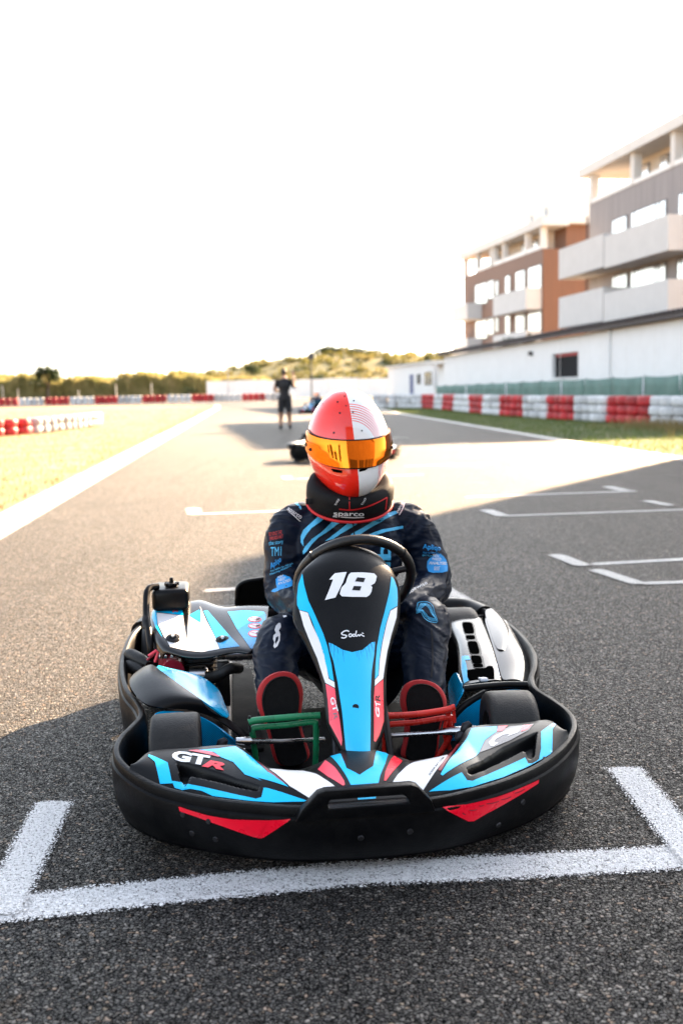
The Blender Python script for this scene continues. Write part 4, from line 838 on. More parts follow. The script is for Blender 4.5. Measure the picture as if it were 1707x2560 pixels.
# shoes: soles face the camera
def shoe(T, H, wd, lean, lab):
    T = Vector(T); H = Vector(H); a = T-H; ln = a.length; a.normalize(); n = Vector((1, 0, 0)).cross(a).normalized()
    if n.y > 0: n = -n
    x = a.cross(n).normalized()
    if x.x < 0: x = -x
    prof = [(0, .0), (.012, .45), (.05, .72), (.12, .80), (.25, .78), (.40, .76), (.55, .86), (.68, .98), (.78, 1.0), (.87, .90), (.94, .70), (.985, .38), (1, .0)]
    def outline(s, ext):
        def sc_(t): return 1+(s-1)*(max(.8, min(1, (t-.15)/.55)) if s > 1 else 1)     # the upper shows round the toe, not round the heel
        def lo(t): return H+a*(ln*(0.5+(t-0.5)*(ext if t > .5 or ext < 1 else .99)))
        R_ = [lo(t)+x*(wd*w*sc_(t)+lean*.012*math.sin(math.pi*t)) for t, w in prof]
        Lf = [lo(t)-x*(wd*w*sc_(t)-lean*.012*math.sin(math.pi*t)) for t, w in prof[1:-1]][::-1]
        return catmull(R_+Lf, 2, True)
    e = empty('shoe', (0, 0, 0)); e.parent = PERSON; e['label'] = lab
    def stack(name, lv, mat):
        rows = [[p+n*d_+a*sh for p in outline(s, ex)] for d_, s, ex, sh in lv]; rows = [r_+[r_[0]] for r_ in rows]
        v, f = grid_vf(rows); m_ = len(rows[0]); f.append(tuple(range(m_-1))); f.append(tuple((len(rows)-1)*m_+k for k in range(m_-2, -1, -1)))
        o = obj(name, v, f, mat, e); bm = bmesh.new(); bm.from_mesh(o.data); bmesh.ops.remove_doubles(bm, verts=bm.verts, dist=1e-5); bmesh.ops.recalc_face_normals(bm, faces=bm.faces); bm.to_mesh(o.data); bm.free(); return auto_smooth(o, 50)
    stack('sole', [(0.004, .90, .965, 0), (0.008, .92, .975, 0), (0.0, .98, .99, 0), (-.010, .98, .99, 0)], M['shoe_sole'])
    stack('upper', [(-.002, 1.02, 1.01, 0), (-.006, 1.15, 1.075, 0), (-.020, 1.24, 1.09, 0), (-.040, 1.18, 1.02, -.004), (-.062, .92, .86, -.020), (-.085, .72, .66, -.045), (-.110, .62, .46, -.075), (-.13, .58, .40, -.095)], M['shoe_red'])
    return e
shoe((-0.1534, 0.5150, 0.3138), (-0.1204, 0.4550, 0.0679), .0545, -1, 'red shoe with black sole behind the green pedal')
shoe((0.2659, 0.5350, 0.2617), (0.2378, 0.4750, 0.0467), .0560, 1, 'red shoe with black sole behind the red pedal')

# ---- padded collar
CT = R(27); CC = Vector((.140, 1.10, .775))
def collar_pt(an, r_, h):
    p = Vector((math.sin(an)*(.146+r_), -math.cos(an)*(.125+r_), h)); p.rotate(Matrix.Rotation(-CT*0.0+CT, 3, 'X')); return CC+p
prof = [(-.052, -.028), (-.010, -.046), (.000, -.040), (.004, -.010), (.003, .020), (-.004, .040), (-.020, .050), (-.045, .046), (-.062, .030), (-.066, .0)]
NA = 64; v = []; f = []
for k in range(NA):
    an = 2*math.pi*k/NA
    for r_, h in prof: v.append(collar_pt(an, r_, h))
for k in range(NA):
    l = (k+1) % NA
    for i in range(len(prof)):
        j = (i+1) % len(prof); f.append((k*len(prof)+i, l*len(prof)+i, l*len(prof)+j, k*len(prof)+j))
COLLAR = auto_smooth(obj('collar', v, f, M['collar'], PERSON), 60)
bm = bmesh.new(); bm.from_mesh(COLLAR.data); bmesh.ops.recalc_face_normals(bm, faces=bm.faces); bm.to_mesh(COLLAR.data); bm.free(); auto_smooth(COLLAR, 60)
tube('piping', [collar_pt(2*math.pi*k/48, .0, -.042) for k in range(48)], .0055, M['piping'], COLLAR, 8, 0, True)
box('buckle', -.016, .016, -.003, .003, -.010, .010, M['ink'], COLLAR, .002).location = collar_pt(R(-66), .008, 0)

# ---- helmet
HZ = [(1.119, .004, 0, 0), (1.1185, .022, .028, .030), (1.114, .042, .050, .055), (1.104, .060, .072, .078), (1.083, .0845, .100, .105), (1.062, .100, .116, .122), (1.042, .1125, .127, .134), (1.020, .122, .136, .143), (1.000, .130, .143, .149), (.973, .137, .150, .154), (.947, .1405, .155, .156), (.920, .140, .159, .155), (.892, .1365, .163, .150), (.865, .1285, .166, .142), (.838, .1175, .168, .130), (.815, .104, .166, .112), (.797, .090, .158, .090), (.778, .072, .142, .062), (.764, .054, .118, .036), (.756, .036, .088, .01), (.753, .015, .06, .0)]
def h_at(z):
    if z >= HZ[0][0]: return HZ[0][1:]
    for a, b in zip(HZ[:-1], HZ[1:]):
        if b[0] <= z <= a[0]:
            t = (a[0]-z)/(a[0]-b[0]); return tuple(a[i]*(1-t)+b[i]*t for i in (1, 2, 3))
    return HZ[-1][1:]
HV = 1.105
def h_pt(an, z, k=1.0, add=0.0):
    w, fr, bk = h_at(z); s, c = math.sin(an), math.cos(an); e = 0.92
    sx = math.copysign(abs(s)**e, s); cy = math.copysign(abs(c)**e, c)
    d = fr if c > 0 else bk
    u0 = .1335+(1.119-z)*.018
    return Vector((u0+(w*k+add)*sx, HV-(d*k+add)*cy, z))
zs = []
for a, b in zip(HZ[:-1], HZ[1:]): zs += [a[0], (a[0]+b[0])/2]
zs.append(HZ[-1][0])
v = []; f = []; NA = 72
for z in zs:
    for k in range(NA): v.append(h_pt(2*math.pi*k/NA, z))
for i in range(len(zs)-1):
    for k in range(NA):
        l = (k+1) % NA; f.append((i*NA+k, (i+1)*NA+k, (i+1)*NA+l, i*NA+l))
f.append(tuple(range(NA))); f.append(tuple((len(zs)-1)*NA+k for k in range(NA-1, -1, -1)))
def helmet_mat():
    m = pm("helmet_paint", (0.8, 0.8, 0.8), 0.09, var=0.0, coat=0.6); nt = m.node_tree; L = nt.links.new; b = nt.nodes["Principled BSDF"]
    for l in list(b.inputs['Roughness'].links): nt.links.remove(l)
    b.inputs['Roughness'].default_value = 0.12
    tc = nd(nt, "ShaderNodeTexCoord"); sx = nd(nt, "ShaderNodeSeparateXYZ"); L(tc.outputs['Object'], sx.inputs[0])
    def mth(op, a, b_=None, c=None):
        n = nd(nt, "ShaderNodeMath", operation=op)
        for i, q in enumerate((a, b_, c)):
            if q is None: continue
            if isinstance(q, (int, float)): n.inputs[i].default_value = q
            else: L(q, n.inputs[i])
        return n.outputs[0]
    # seam between the red and the white half leans a little
    seam = mth('MULTIPLY_ADD', sx.outputs[2], -0.075, 0.2085)
    isr = mth('LESS_THAN', sx.outputs[0], seam)
    # fine red pinstripes in arcs around a centre low on the seam
    dx = mth('SUBTRACT', sx.outputs[0], 0.128); dz = mth('SUBTRACT', sx.outputs[2], 0.912)
    rr = mth('SQRT', mth('ADD', mth('MULTIPLY', dx, dx), mth('MULTIPLY', mth('MULTIPLY', dz, dz), 0.72)))
    band_ = mth('MULTIPLY', mth('GREATER_THAN', rr, 0.0885), mth('LESS_THAN', rr, 0.1395))
    fr = mth('FRACT', mth('MULTIPLY', rr, 1/0.0064)); ln = mth('LESS_THAN', fr, 0.34)
    st_ = mth('MULTIPLY', mth('MULTIPLY', ln, band_), mth('GREATER_THAN', sx.outputs[2], 0.80))
    low = mth('MULTIPLY', mth('MULTIPLY', mth('GREATER_THAN', sx.outputs[0], 0.2135), mth('LESS_THAN', sx.outputs[2], 0.912)), mth('LESS_THAN', mth('FRACT', mth('MULTIPLY', sx.outputs[0], 1/0.0064)), 0.34))
    up_ = mth('GREATER_THAN', sx.outputs[2], 0.912)
    stripe = mth('MAXIMUM', mth('MULTIPLY', st_, up_), low)
    tot = mth('MAXIMUM', isr, stripe)
    mx = nd(nt, "ShaderNodeMix", data_type='RGBA'); L(tot, mx.inputs[0]); mx.inputs[6].default_value = (0.80, 0.80, 0.80, 1); mx.inputs[7].default_value = (0.84, 0.020, 0.008, 1); L(mx.outputs[2], b.inputs['Base Color'])
    return m
M['helmet'] = helmet_mat()
HELM = obj('helmet', v, f, M['helmet'], PERSON, smooth=True)
def visor_rows(add, t0=0.0, t1=1.0):
    rows = []
    for i in range(13):
        row = []
        for k in range(49):
            an = R(-84+168*k/48); c = abs(an)/R(84)
            zt = .9610-.0075*math.cos(an)+.026*c*c; zb = .8665+.056*c**2.2
            row.append(h_pt(an, zt+(zb-zt)*(t0+(t1-t0)*i/12), 1.0, add))
        rows.append(row)
    return rows
VIS = obj('visor', *grid_vf(visor_rows(.0045)), M['visor'], HELM, smooth=True); solidify(VIS, .0035, -1.0); bake(VIS); auto_smooth(VIS, 50)
tube('visor_seal', [h_pt(R(-84+168*k/48), (.9610-.0075*math.cos(R(-84+168*k/48))+.026*(abs(k-24)/24)**2)+.0025, 1, .002) for k in range(49)], .0022, M['ink'], HELM, 6)
tube('visor_seal', [h_pt(R(-84+168*k/48), (.8665+.056*(abs(k-24)/24)**2.2)-.002, 1, .002) for k in range(49)], .0018, M['ink'], HELM, 6)
for s in (-1, 1):
    p = h_pt(R(80*s), .940, 1, .006); tube('visor_screw', [p-Vector((s*.004, 0, 0)), p+Vector((s*.004, -.002, 0))], .0075, M['ink'], HELM, 12)
    p = h_pt(R(66*s), .925, 1, .006); tube('visor_tab', [p, p+Vector((s*.002, -.006, 0))], .0055, M['ink'], HELM, 10)
lathe('neck_roll', [(.052, .752), (.060, .757), (.062, .766), (.056, .772), (.046, .762)], M['grey_b'], HELM, 40, 'z', (.140, 1.045, -.004))
PLATE = None

# ================================================================ vinyl prints and lettering laid on the surfaces
_bvh = {}
def surf_bvh(o):
    if o.name not in _bvh:
        me = o.data; _bvh[o.name] = BVHTree.FromPolygons([v.co.copy() for v in me.vertices], [tuple(p.vertices) for p in me.polygons])
    return _bvh[o.name]
def axis_frame(d):
    d = Vector(d).normalized(); e1 = Vector((1, 0, 0)); e1 = (e1-d*e1.dot(d)).normalized(); e2 = e1.cross(d)
    if e2.z < 0: e2 = -e2
    return d, e1, e2
def lay(o, d, verts2, lift):
    t = surf_bvh(o); d, e1, e2 = axis_frame(d); out = []; miss = []; dep = []
    for a, b in verts2:
        p = e1*a+e2*b-d*4; h = t.ray_cast(p, d)
        if h[0] is None: out.append(None); continue
        n = h[1] if h[1].dot(d) < 0 else -h[1]
        out.append(h[0]+n*lift); dep.append((h[0]-p).length)
    md = sum(dep)/len(dep) if dep else 4
    for i, (a, b) in enumerate(verts2):
        if out[i] is None:
            p = e1*a+e2*b-d*4+d*md; h = t.find_nearest(p); n = h[1] if h[1].dot(d) < 0 else -h[1]; out[i] = h[0]+n*lift
    return out
def cut_grid(bm, cell):
    vs_ = [v.co for v in bm.verts]
    for ax in (0, 1):
        lo = min(v[ax] for v in vs_); hi = max(v[ax] for v in vs_); k = math.ceil(lo/cell)
        while k*cell < hi:
            co = Vector((0, 0, 0)); co[ax] = k*cell; no = Vector((0, 0, 0)); no[ax] = 1
            bmesh.ops.bisect_plane(bm, geom=bm.verts[:]+bm.edges[:]+bm.faces[:], plane_co=co, plane_no=no); k += 1
def finish_decal(name, bm, o, d, lift, mat, cell):
    bmesh.ops.triangulate(bm, faces=bm.faces[:]); cut_grid(bm, cell); bmesh.ops.remove_doubles(bm, verts=bm.verts, dist=2e-5)
    co = lay(o, d, [(v.co.x, v.co.y) for v in bm.verts], lift)
    for v, c in zip(bm.verts, co): v.co = c
    dv = Vector(d); bm.normal_update()
    for f_ in bm.faces:
        if f_.normal.dot(dv) > 0: f_.normal_flip()
    q = from_bm(name, bm, mat, o, smooth=True); return q
def decal(name, o, d, pts, mat, lift=0.0012, cell=0.010):
    bm = bmesh.new(); bm.faces.new([bm.verts.new((a, b, 0)) for a, b in pts]); return finish_decal(name, bm, o, d, lift, mat, cell)
def stroke(name, o, d, pts, w, mat, lift=0.0016, cell=0.02, sm=4):
    P = catmull([(a, b, 0) for a, b in pts], sm) if sm else [Vector((a, b, 0)) for a, b in pts]; rows = []
    for i, p in enumerate(P):
        t = (P[min(i+1, len(P)-1)]-P[max(i-1, 0)]).normalized(); n = Vector((-t.y, t.x, 0)); rows.append([p+n*w/2, p-n*w/2])
    v, f = grid_vf(rows); bm = bmesh.new(); vs_ = [bm.verts.new(q) for q in v]
    for q in f:
        try: bm.faces.new([vs_[i] for i in q])
        except ValueError: pass
    return finish_decal(name, bm, o, d, lift, mat, cell)
def lettering(name, o, d, text, fr, mat, lift=0.0014, bold=0.0, cell=0.012, shear=0.0):
    """fr: baseline start, baseline end, top of the first letter, all on the print's plane"""
    cu = bpy.data.curves.new(name, 'FONT'); cu.body = text; cu.offset = bold; cu.resolution_u = 3; cu.shear = shear
    to = bpy.data.objects.new(name, cu); COL.objects.link(to)
    dg = bpy.context.evaluated_depsgraph_get(); me = bpy.data.meshes.new_from_object(to.evaluated_get(dg)); bpy.data.objects.remove(to); bpy.data.curves.remove(cu)
    bm = bmesh.new(); bm.from_mesh(me); bpy.data.meshes.remove(me)
    x0 = min(v.co.x for v in bm.verts); x1 = max(v.co.x for v in bm.verts)
    p0, p1, p2 = (Vector(q) for q in fr)
    cap = 0.70
    for v in bm.verts:
        q = p0+(p1-p0)*((v.co.x-x0)/(x1-x0))+(p2-p0)*(v.co.y/cap); v.co = (q.x, q.y, 0)
    return finish_decal(name, bm, o, d, lift, mat, cell)

AXD = {'HOOD': (0, 0.8, -0.6), 'NOSE': (0, 0.4, -0.92), 'FB': (0, 1, 0), 'ECOV': (0.1, 0.45, -0.88), 'PODP': (-0.1, 0.42, -0.9), 'POD': (-0.1, 0.42, -0.9), 'BODY': (0, 1, -0.12), 'COLLAR': (0, 1, -0.1), 'HELM': (0, 1, -0.05)}
for _k, _n, _s, _m, _p, _a in (
 (0, 'stripe', 'HOOD', 'blue', [(-0.0741,0.8283),(-0.073,0.7864),(-0.0657,0.7284),(-0.0516,0.6789),(-0.0342,0.6196),(-0.0267,0.581),(-0.0211,0.5244),(-0.0194,0.4735),(-0.0294,0.4852),(-0.0328,0.5116),(-0.0409,0.5727),(-0.0508,0.6179),(-0.0615,0.666),(-0.07,0.6937),(-0.0921,0.7075),(-0.0968,0.7258),(-0.0948,0.7534),(-0.0883,0.7928)], (0.0012, 0.01)),
 (0, 'stripe', 'HOOD', 'white', [(-0.0922,0.7062),(-0.0707,0.692),(-0.0623,0.6556),(-0.0475,0.6079),(-0.0383,0.5658),(-0.0329,0.5101),(-0.0313,0.4847),(-0.0184,0.4701),(-0.0191,0.4528),(-0.0406,0.4764),(-0.0444,0.4969),(-0.0552,0.554),(-0.0702,0.6065),(-0.0842,0.6578)], (0.0012, 0.01)),
 (0, 'stripe', 'HOOD', 'pink', [(-0.0403,0.4738),(-0.0191,0.4503),(-0.0198,0.4076),(-0.0173,0.359),(-0.0162,0.3019),(-0.0194,0.2866),(-0.0421,0.3564),(-0.0399,0.4245)], (0.0012, 0.01)),
 (0, 'stripe', 'HOOD', 'blue', [(0.1835,0.8057),(0.1903,0.8005),(0.197,0.7715),(0.1948,0.7414),(0.1896,0.712),(0.1643,0.6925),(0.1463,0.6488),(0.1272,0.5916),(0.1126,0.5373),(0.1027,0.4876),(0.0906,0.473),(0.0972,0.5125),(0.1104,0.5762),(0.1273,0.6334),(0.1469,0.686),(0.1686,0.7473)], (0.0012, 0.01)),
 (0, 'stripe', 'HOOD', 'white', [(0.1654,0.6909),(0.1893,0.7094),(0.1824,0.6755),(0.161,0.6228),(0.1411,0.5686),(0.1273,0.5205),(0.1166,0.4811),(0.0871,0.4521),(0.0902,0.4702),(0.1037,0.4864),(0.1142,0.5376),(0.1291,0.5921),(0.1482,0.6492)], (0.0012, 0.01)),
 (0, 'stripe', 'HOOD', 'red', [(0.0868,0.4497),(0.1163,0.4786),(0.1074,0.4131),(0.1004,0.3551),(0.0818,0.3127),(0.0678,0.2918),(0.0629,0.2938),(0.072,0.359),(0.0802,0.4188)], (0.0012, 0.01)),
 (0, 'centre_panel', 'HOOD', 'blue_hood', [(-0.0226,0.5893),(-0.0158,0.5863),(0.0126,0.5615),(0.0368,0.5527),(0.0661,0.5592),(0.0957,0.5848),(0.1066,0.5879),(0.0988,0.5497),(0.084,0.4949),(0.0728,0.4328),(0.0627,0.3581),(0.0483,0.259),(0.0396,0.2429),(0.0198,0.2281),(0.0123,0.2291),(-0.0072,0.2595),(-0.0105,0.2785),(-0.0102,0.3195),(-0.0089,0.3776),(-0.0106,0.4694),(-0.015,0.532),(-0.0214,0.5642)], (0.0012, 0.01)),
 (0, 'number_one', 'HOOD', 'white', [(-0.0029,0.786),(0.0063,0.7968),(0.0152,0.8058),(0.0493,0.8081),(0.0352,0.7743),(0.0087,0.7253),(-0.0209,0.7208),(-0.008,0.748),(0.0004,0.7672),(0.0081,0.7853)], (0.0016, 0.01)),
 (0, 'number_eight', 'HOOD', 'white', [(0.0617,0.8055),(0.0948,0.806),(0.1298,0.805),(0.1364,0.7962),(0.1319,0.781),(0.1263,0.7708),(0.1142,0.7623),(0.1179,0.7576),(0.1136,0.7423),(0.1068,0.7314),(0.097,0.7244),(0.0586,0.7245),(0.0269,0.7278),(0.0219,0.7358),(0.0254,0.7478),(0.0293,0.7567),(0.0384,0.7656),(0.0431,0.7715),(0.0474,0.7841),(0.0544,0.7989)], (0.0016, 0.01)),
 (0, 'number_eight', 'HOOD', 'ink', [(0.0776,0.7885),(0.1007,0.7861),(0.0942,0.7721),(0.0695,0.7748)], (0.0024, 0.01)),
 (0, 'number_eight', 'HOOD', 'ink', [(0.0645,0.7596),(0.086,0.7584),(0.0802,0.7443),(0.058,0.7463)], (0.0024, 0.01)),
 (1, 'script', 'HOOD', 'white', [(0.0355,0.6163),(0.0315,0.6196),(0.0229,0.6188),(0.0146,0.6125),(0.0176,0.6079),(0.0258,0.6057),(0.0265,0.6015),(0.0199,0.5976),(0.0122,0.5995)], (0.0016, 0.0036, 4)),
 (1, 'script', 'HOOD', 'white', [(0.0418,0.609),(0.037,0.6092),(0.0336,0.6043),(0.0366,0.6004),(0.0414,0.6027),(0.0418,0.609)], (0.0016, 0.003, 4)),
 (1, 'script', 'HOOD', 'white', [(0.0511,0.6074),(0.0465,0.6076),(0.0443,0.6032),(0.0475,0.6012),(0.0519,0.6049),(0.0564,0.6187)], (0.0016, 0.003, 4)),
 (1, 'script', 'HOOD', 'white', [(0.0519,0.6049),(0.0552,0.601),(0.0602,0.6066),(0.0631,0.6022),(0.0675,0.6073),(0.0714,0.6036),(0.077,0.6013)], (0.0016, 0.003, 4)),
 (1, 'script', 'HOOD', 'white', [(0.0712,0.6121),(0.0756,0.6094)], (0.0016, 0.0028, 0)),
 (2, 'lettering', 'HOOD', 'white', [(-0.0338,0.4279),(-0.0287,0.3833),(-0.0228,0.4275)], ('GT', 0.0016, 0.02, 0.0)),
 (2, 'lettering', 'HOOD', 'greyp', [(-0.031,0.3805),(-0.0297,0.3614),(-0.0215,0.3795)], ('R', 0.0016, 0.0, 0.0)),
 (2, 'lettering', 'HOOD', 'white', [(0.0877,0.3594),(0.0902,0.3881),(0.0777,0.3627)], ('G', 0.0016, 0.03, 0.0)),
 (2, 'lettering', 'HOOD', 'white', [(0.0954,0.3922),(0.0943,0.4066),(0.0818,0.3924)], ('T', 0.0016, 0.02, 0.0)),
 (2, 'lettering', 'HOOD', 'ink', [(0.0977,0.4089),(0.0974,0.428),(0.0841,0.409)], ('R', 0.0016, 0.02, 0.0)),
 (0, 'nose_panel', 'NOSE', 'blue', [(-0.5064,0.2931),(-0.4574,0.2419),(-0.4515,0.2049),(-0.446,0.1736),(-0.438,0.1496),(-0.4186,0.1349),(-0.4126,0.1575),(-0.4018,0.133),(-0.3999,0.1456),(-0.3266,0.1039),(-0.2485,0.0596),(-0.2356,0.0608),(-0.2296,0.0842),(-0.2293,0.089),(-0.2212,0.086),(-0.172,0.0534),(-0.1333,0.0304),(-0.1393,0.0284),(-0.2101,0.0397),(-0.2479,0.0515),(-0.2757,0.0621),(-0.3479,0.0933),(-0.4159,0.1563),(-0.4741,0.1747),(-0.4893,0.2526),(-0.5083,0.2835)], (0.0012, 0.01)),
 (0, 'nose_panel', 'NOSE', 'blue', [(-0.3813,0.2932),(-0.3333,0.2942),(-0.2886,0.3058),(-0.253,0.2407),(-0.2152,0.144),(-0.2106,0.1406),(-0.1712,0.0771),(-0.2447,0.1315),(-0.2313,0.114),(-0.2702,0.1513),(-0.2961,0.2147),(-0.3264,0.2435),(-0.3436,0.2732)], (0.0012, 0.01)),
 (0, 'nose_panel', 'NOSE', 'pink', [(-0.4091,0.2943),(-0.3864,0.2941),(-0.3486,0.2739),(-0.3276,0.2463),(-0.3338,0.2461),(-0.3736,0.2721)], (0.0018, 0.01)),
 (0, 'nose_panel', 'NOSE', 'white', [(-0.2117,0.1609),(-0.1698,0.1675),(-0.1294,0.1536),(-0.1,0.1321),(-0.0753,0.0956),(-0.057,0.0614),(-0.087,0.0584),(-0.1206,0.0302),(-0.1686,0.0799)], (0.0012, 0.01)),
 (0, 'nose_stripe', 'NOSE', 'darkred', [(-0.2393,0.2154),(-0.2352,0.2125),(-0.2122,0.1535),(-0.1751,0.0872),(-0.1797,0.0889),(-0.2151,0.1454)], (0.0012, 0.01)),
 (0, 'nose_fin', 'NOSE', 'pink', [(-0.0668,0.2179),(-0.0504,0.1571),(-0.0377,0.0898),(-0.038,0.0741),(-0.043,0.069),(-0.0727,0.1164),(-0.0928,0.1604)], (0.0012, 0.01)),
 (0, 'nose_panel', 'NOSE', 'blue', [(-0.0514,0.235),(-0.0265,0.2315),(-0.0241,0.1435),(0.0022,0.107),(0.0411,0.1426),(0.0658,0.2377),(0.0904,0.2322),(0.0936,0.2197),(0.0734,0.1558),(0.0506,0.0984),(0.0372,0.0553),(-0.023,0.059),(-0.0301,0.1099),(-0.0411,0.1715)], (0.0012, 0.01)),
 (0, 'nose_panel', 'NOSE', 'blue', [(-0.0167,0.0293),(0.0284,0.0271),(0.0258,0.0136),(-0.0152,0.014)], (0.0012, 0.01)),
 (0, 'nose_fin', 'NOSE', 'red', [(0.1084,0.2151),(0.1195,0.1717),(0.1135,0.1576),(0.0788,0.1055),(0.0613,0.0766),(0.0565,0.077),(0.0664,0.1153),(0.0909,0.1781)], (0.0012, 0.01)),
 (0, 'nose_panel', 'NOSE', 'white', [(0.236,0.1799),(0.2329,0.1609),(0.1425,0.0351),(0.1348,0.0376),(0.1109,0.0582),(0.0923,0.0615),(0.0723,0.0638),(0.0954,0.1022),(0.1211,0.1326),(0.1372,0.1487),(0.121,0.1376),(0.149,0.1598),(0.1922,0.1669)], (0.0012, 0.01)),
 (0, 'nose_panel', 'NOSE', 'blue', [(0.1553,0.0299),(0.2482,0.0898),(0.2559,0.0645),(0.2696,0.0639),(0.4326,0.1616),(0.4337,0.14),(0.4481,0.141),(0.4686,0.1592),(0.4869,0.1995),(0.5107,0.2718),(0.5635,0.3204),(0.5668,0.311),(0.5463,0.2815),(0.5135,0.1882),(0.4893,0.17),(0.4281,0.1271),(0.3535,0.0834),(0.2658,0.0456),(0.2065,0.0327)], (0.0012, 0.01)),
 (0, 'nose_panel', 'NOSE', 'blue', [(0.311,0.2687),(0.3388,0.3246),(0.4074,0.3214),(0.3973,0.2889),(0.3516,0.246),(0.3169,0.1808),(0.2943,0.1551),(0.1978,0.0766),(0.1939,0.0819)], (0.0012, 0.01)),
 (0, 'nose_panel', 'NOSE', 'greyp', [(0.3193,0.1836),(0.3517,0.244),(0.3975,0.2874),(0.4415,0.3124),(0.5074,0.3173),(0.4816,0.2819),(0.4175,0.2371),(0.371,0.2123)], (0.0012, 0.01)),
 (0, 'lettering', 'NOSE', 'white', [(0.3574,0.2321),(0.3808,0.2618),(0.438,0.2965),(0.4652,0.2979),(0.4491,0.2725),(0.4125,0.2548),(0.4271,0.2678),(0.4066,0.2657),(0.379,0.2448),(0.3715,0.2305),(0.382,0.2275),(0.3644,0.2117),(0.3571,0.2147)], (0.002, 0.01)),
 (0, 'lettering', 'NOSE', 'pink', [(0.41,0.319),(0.4366,0.3179),(0.4098,0.2865),(0.3962,0.2854)], (0.002, 0.01)),
 (0, 'lettering', 'NOSE', 'pink', [(0.4753,0.3128),(0.5024,0.3129),(0.4793,0.285),(0.4573,0.274)], (0.002, 0.01)),
 (1, 'nose_stripe', 'NOSE', 'darkred', [(0.2836,0.2466),(0.2366,0.1657),(0.1945,0.0955)], (0.0016, 0.008, 0)),
 (2, 'lettering', 'NOSE', 'ink', [(0.1674,0.0785),(0.2219,0.1548),(0.1652,0.0848)], ('SODIKART.COM', 0.0016, 0.02, 0.0)),
 (2, 'lettering', 'NOSE', 'white', [(-0.4478,0.253),(-0.3527,0.2044),(-0.447,0.2992)], ('GT', 0.0018, 0.05, 0.15)),
 (2, 'lettering', 'NOSE', 'red', [(-0.3722,0.2076),(-0.3189,0.1817),(-0.3587,0.2316)], ('R', 0.0022, 0.05, 0.1)),
 (0, 'bumper_flash', 'FB', 'red', [(-0.4292,0.1483),(-0.424,0.1485),(-0.3632,0.14),(-0.3058,0.138),(-0.2242,0.1436),(-0.1735,0.1478),(-0.2344,0.1006),(-0.248,0.097),(-0.2389,0.0974),(-0.257,0.0993),(-0.3294,0.1184),(-0.3869,0.1312),(-0.4263,0.138)], (0.0012, 0.01)),
 (0, 'bumper_flash', 'FB', 'red', [(0.1791,0.1514),(0.2401,0.1477),(0.3266,0.147),(0.3995,0.1494),(0.4499,0.1508),(0.4491,0.1428),(0.3624,0.1273),(0.2927,0.1125),(0.2596,0.1021),(0.245,0.1046),(0.2143,0.1264)], (0.0012, 0.01)),
 (0, 'cover_print', 'ECOV', 'blue', [(-0.5636,1.2625),(-0.5348,1.2847),(-0.4708,1.3077),(-0.457,1.1881),(-0.5487,1.2182),(-0.5384,1.1135),(-0.5162,1.0222),(-0.5418,1.0923),(-0.5607,1.1798)], (0.0012, 0.01)),
 (0, 'cover_print', 'ECOV', 'white', [(-0.5475,1.2118),(-0.4579,1.1844),(-0.4455,1.0619),(-0.4386,1.002),(-0.4382,1.0827),(-0.439,1.1819),(-0.3972,1.125),(-0.3977,1.2185),(-0.4042,1.2621),(-0.3802,1.1486),(-0.3487,1.0261),(-0.3321,0.9372),(-0.3893,0.9344),(-0.4525,0.952),(-0.4887,0.9664),(-0.5101,1.0255),(-0.5372,1.1208)], (0.0012, 0.01)),
 (0, 'cover_print', 'ECOV', 'blue', [(-0.4391,1.1864),(-0.4041,1.2285),(-0.3966,1.1306)], (0.0012, 0.01)),
 (0, 'cover_print', 'ECOV', 'blue_eng', [(-0.3891,1.2162),(-0.3766,1.2201),(-0.3259,1.0891),(-0.267,0.9334),(-0.3308,0.9381),(-0.3482,1.0328),(-0.3727,1.1405)], (0.0012, 0.01)),
 (0, 'cover_print', 'ECOV', 'blue_eng', [(-0.3067,1.2011),(-0.2473,1.2018),(-0.1824,1.1821),(-0.1763,1.1566),(-0.1806,1.0049),(-0.2293,0.9142),(-0.2339,0.9175),(-0.2743,1.0572)], (0.0012, 0.01)),
 (0, 'warning_sticker', 'ECOV', 'red', [(-0.1917,1.1175),(-0.1937,1.1091),(-0.1988,1.1029),(-0.2064,1.0998),(-0.2151,1.1002),(-0.2238,1.1037),(-0.2312,1.1101),(-0.236,1.1179),(-0.2376,1.1263),(-0.2357,1.1342),(-0.2306,1.1403),(-0.223,1.1438),(-0.2141,1.1442),(-0.2053,1.1411),(-0.198,1.1351),(-0.1932,1.1269)], (0.0018, 0.01)),
 (0, 'warning_sticker', 'ECOV', 'white', [(-0.1954,1.1184),(-0.197,1.1123),(-0.2013,1.108),(-0.2076,1.106),(-0.215,1.1064),(-0.2223,1.1092),(-0.2285,1.1138),(-0.2325,1.1196),(-0.2339,1.1257),(-0.2323,1.1312),(-0.228,1.1355),(-0.2217,1.1378),(-0.2143,1.1378),(-0.2069,1.1355),(-0.2008,1.131),(-0.1967,1.125)], (0.0024, 0.01)),
 (0, 'warning_sticker', 'ECOV', 'ink', [(-0.2094,1.1275),(-0.1982,1.1289),(-0.1965,1.1169),(-0.204,1.1136),(-0.2082,1.1081),(-0.2114,1.1167)], (0.003, 0.01)),
 (1, 'warning_sticker', 'ECOV', 'red', [(-0.2296,1.1356),(-0.1997,1.1077)], (0.0034, 0.0022, 0)),
 (0, 'warning_sticker', 'ECOV', 'red', [(-0.1931,1.0636),(-0.195,1.0559),(-0.2001,1.0508),(-0.2076,1.049),(-0.2163,1.0504),(-0.2249,1.0549),(-0.2321,1.0615),(-0.2369,1.0694),(-0.2385,1.0778),(-0.2366,1.0853),(-0.2315,1.0909),(-0.2241,1.0937),(-0.2153,1.0933),(-0.2066,1.0893),(-0.1993,1.0822),(-0.1946,1.0731)], (0.0018, 0.01)),
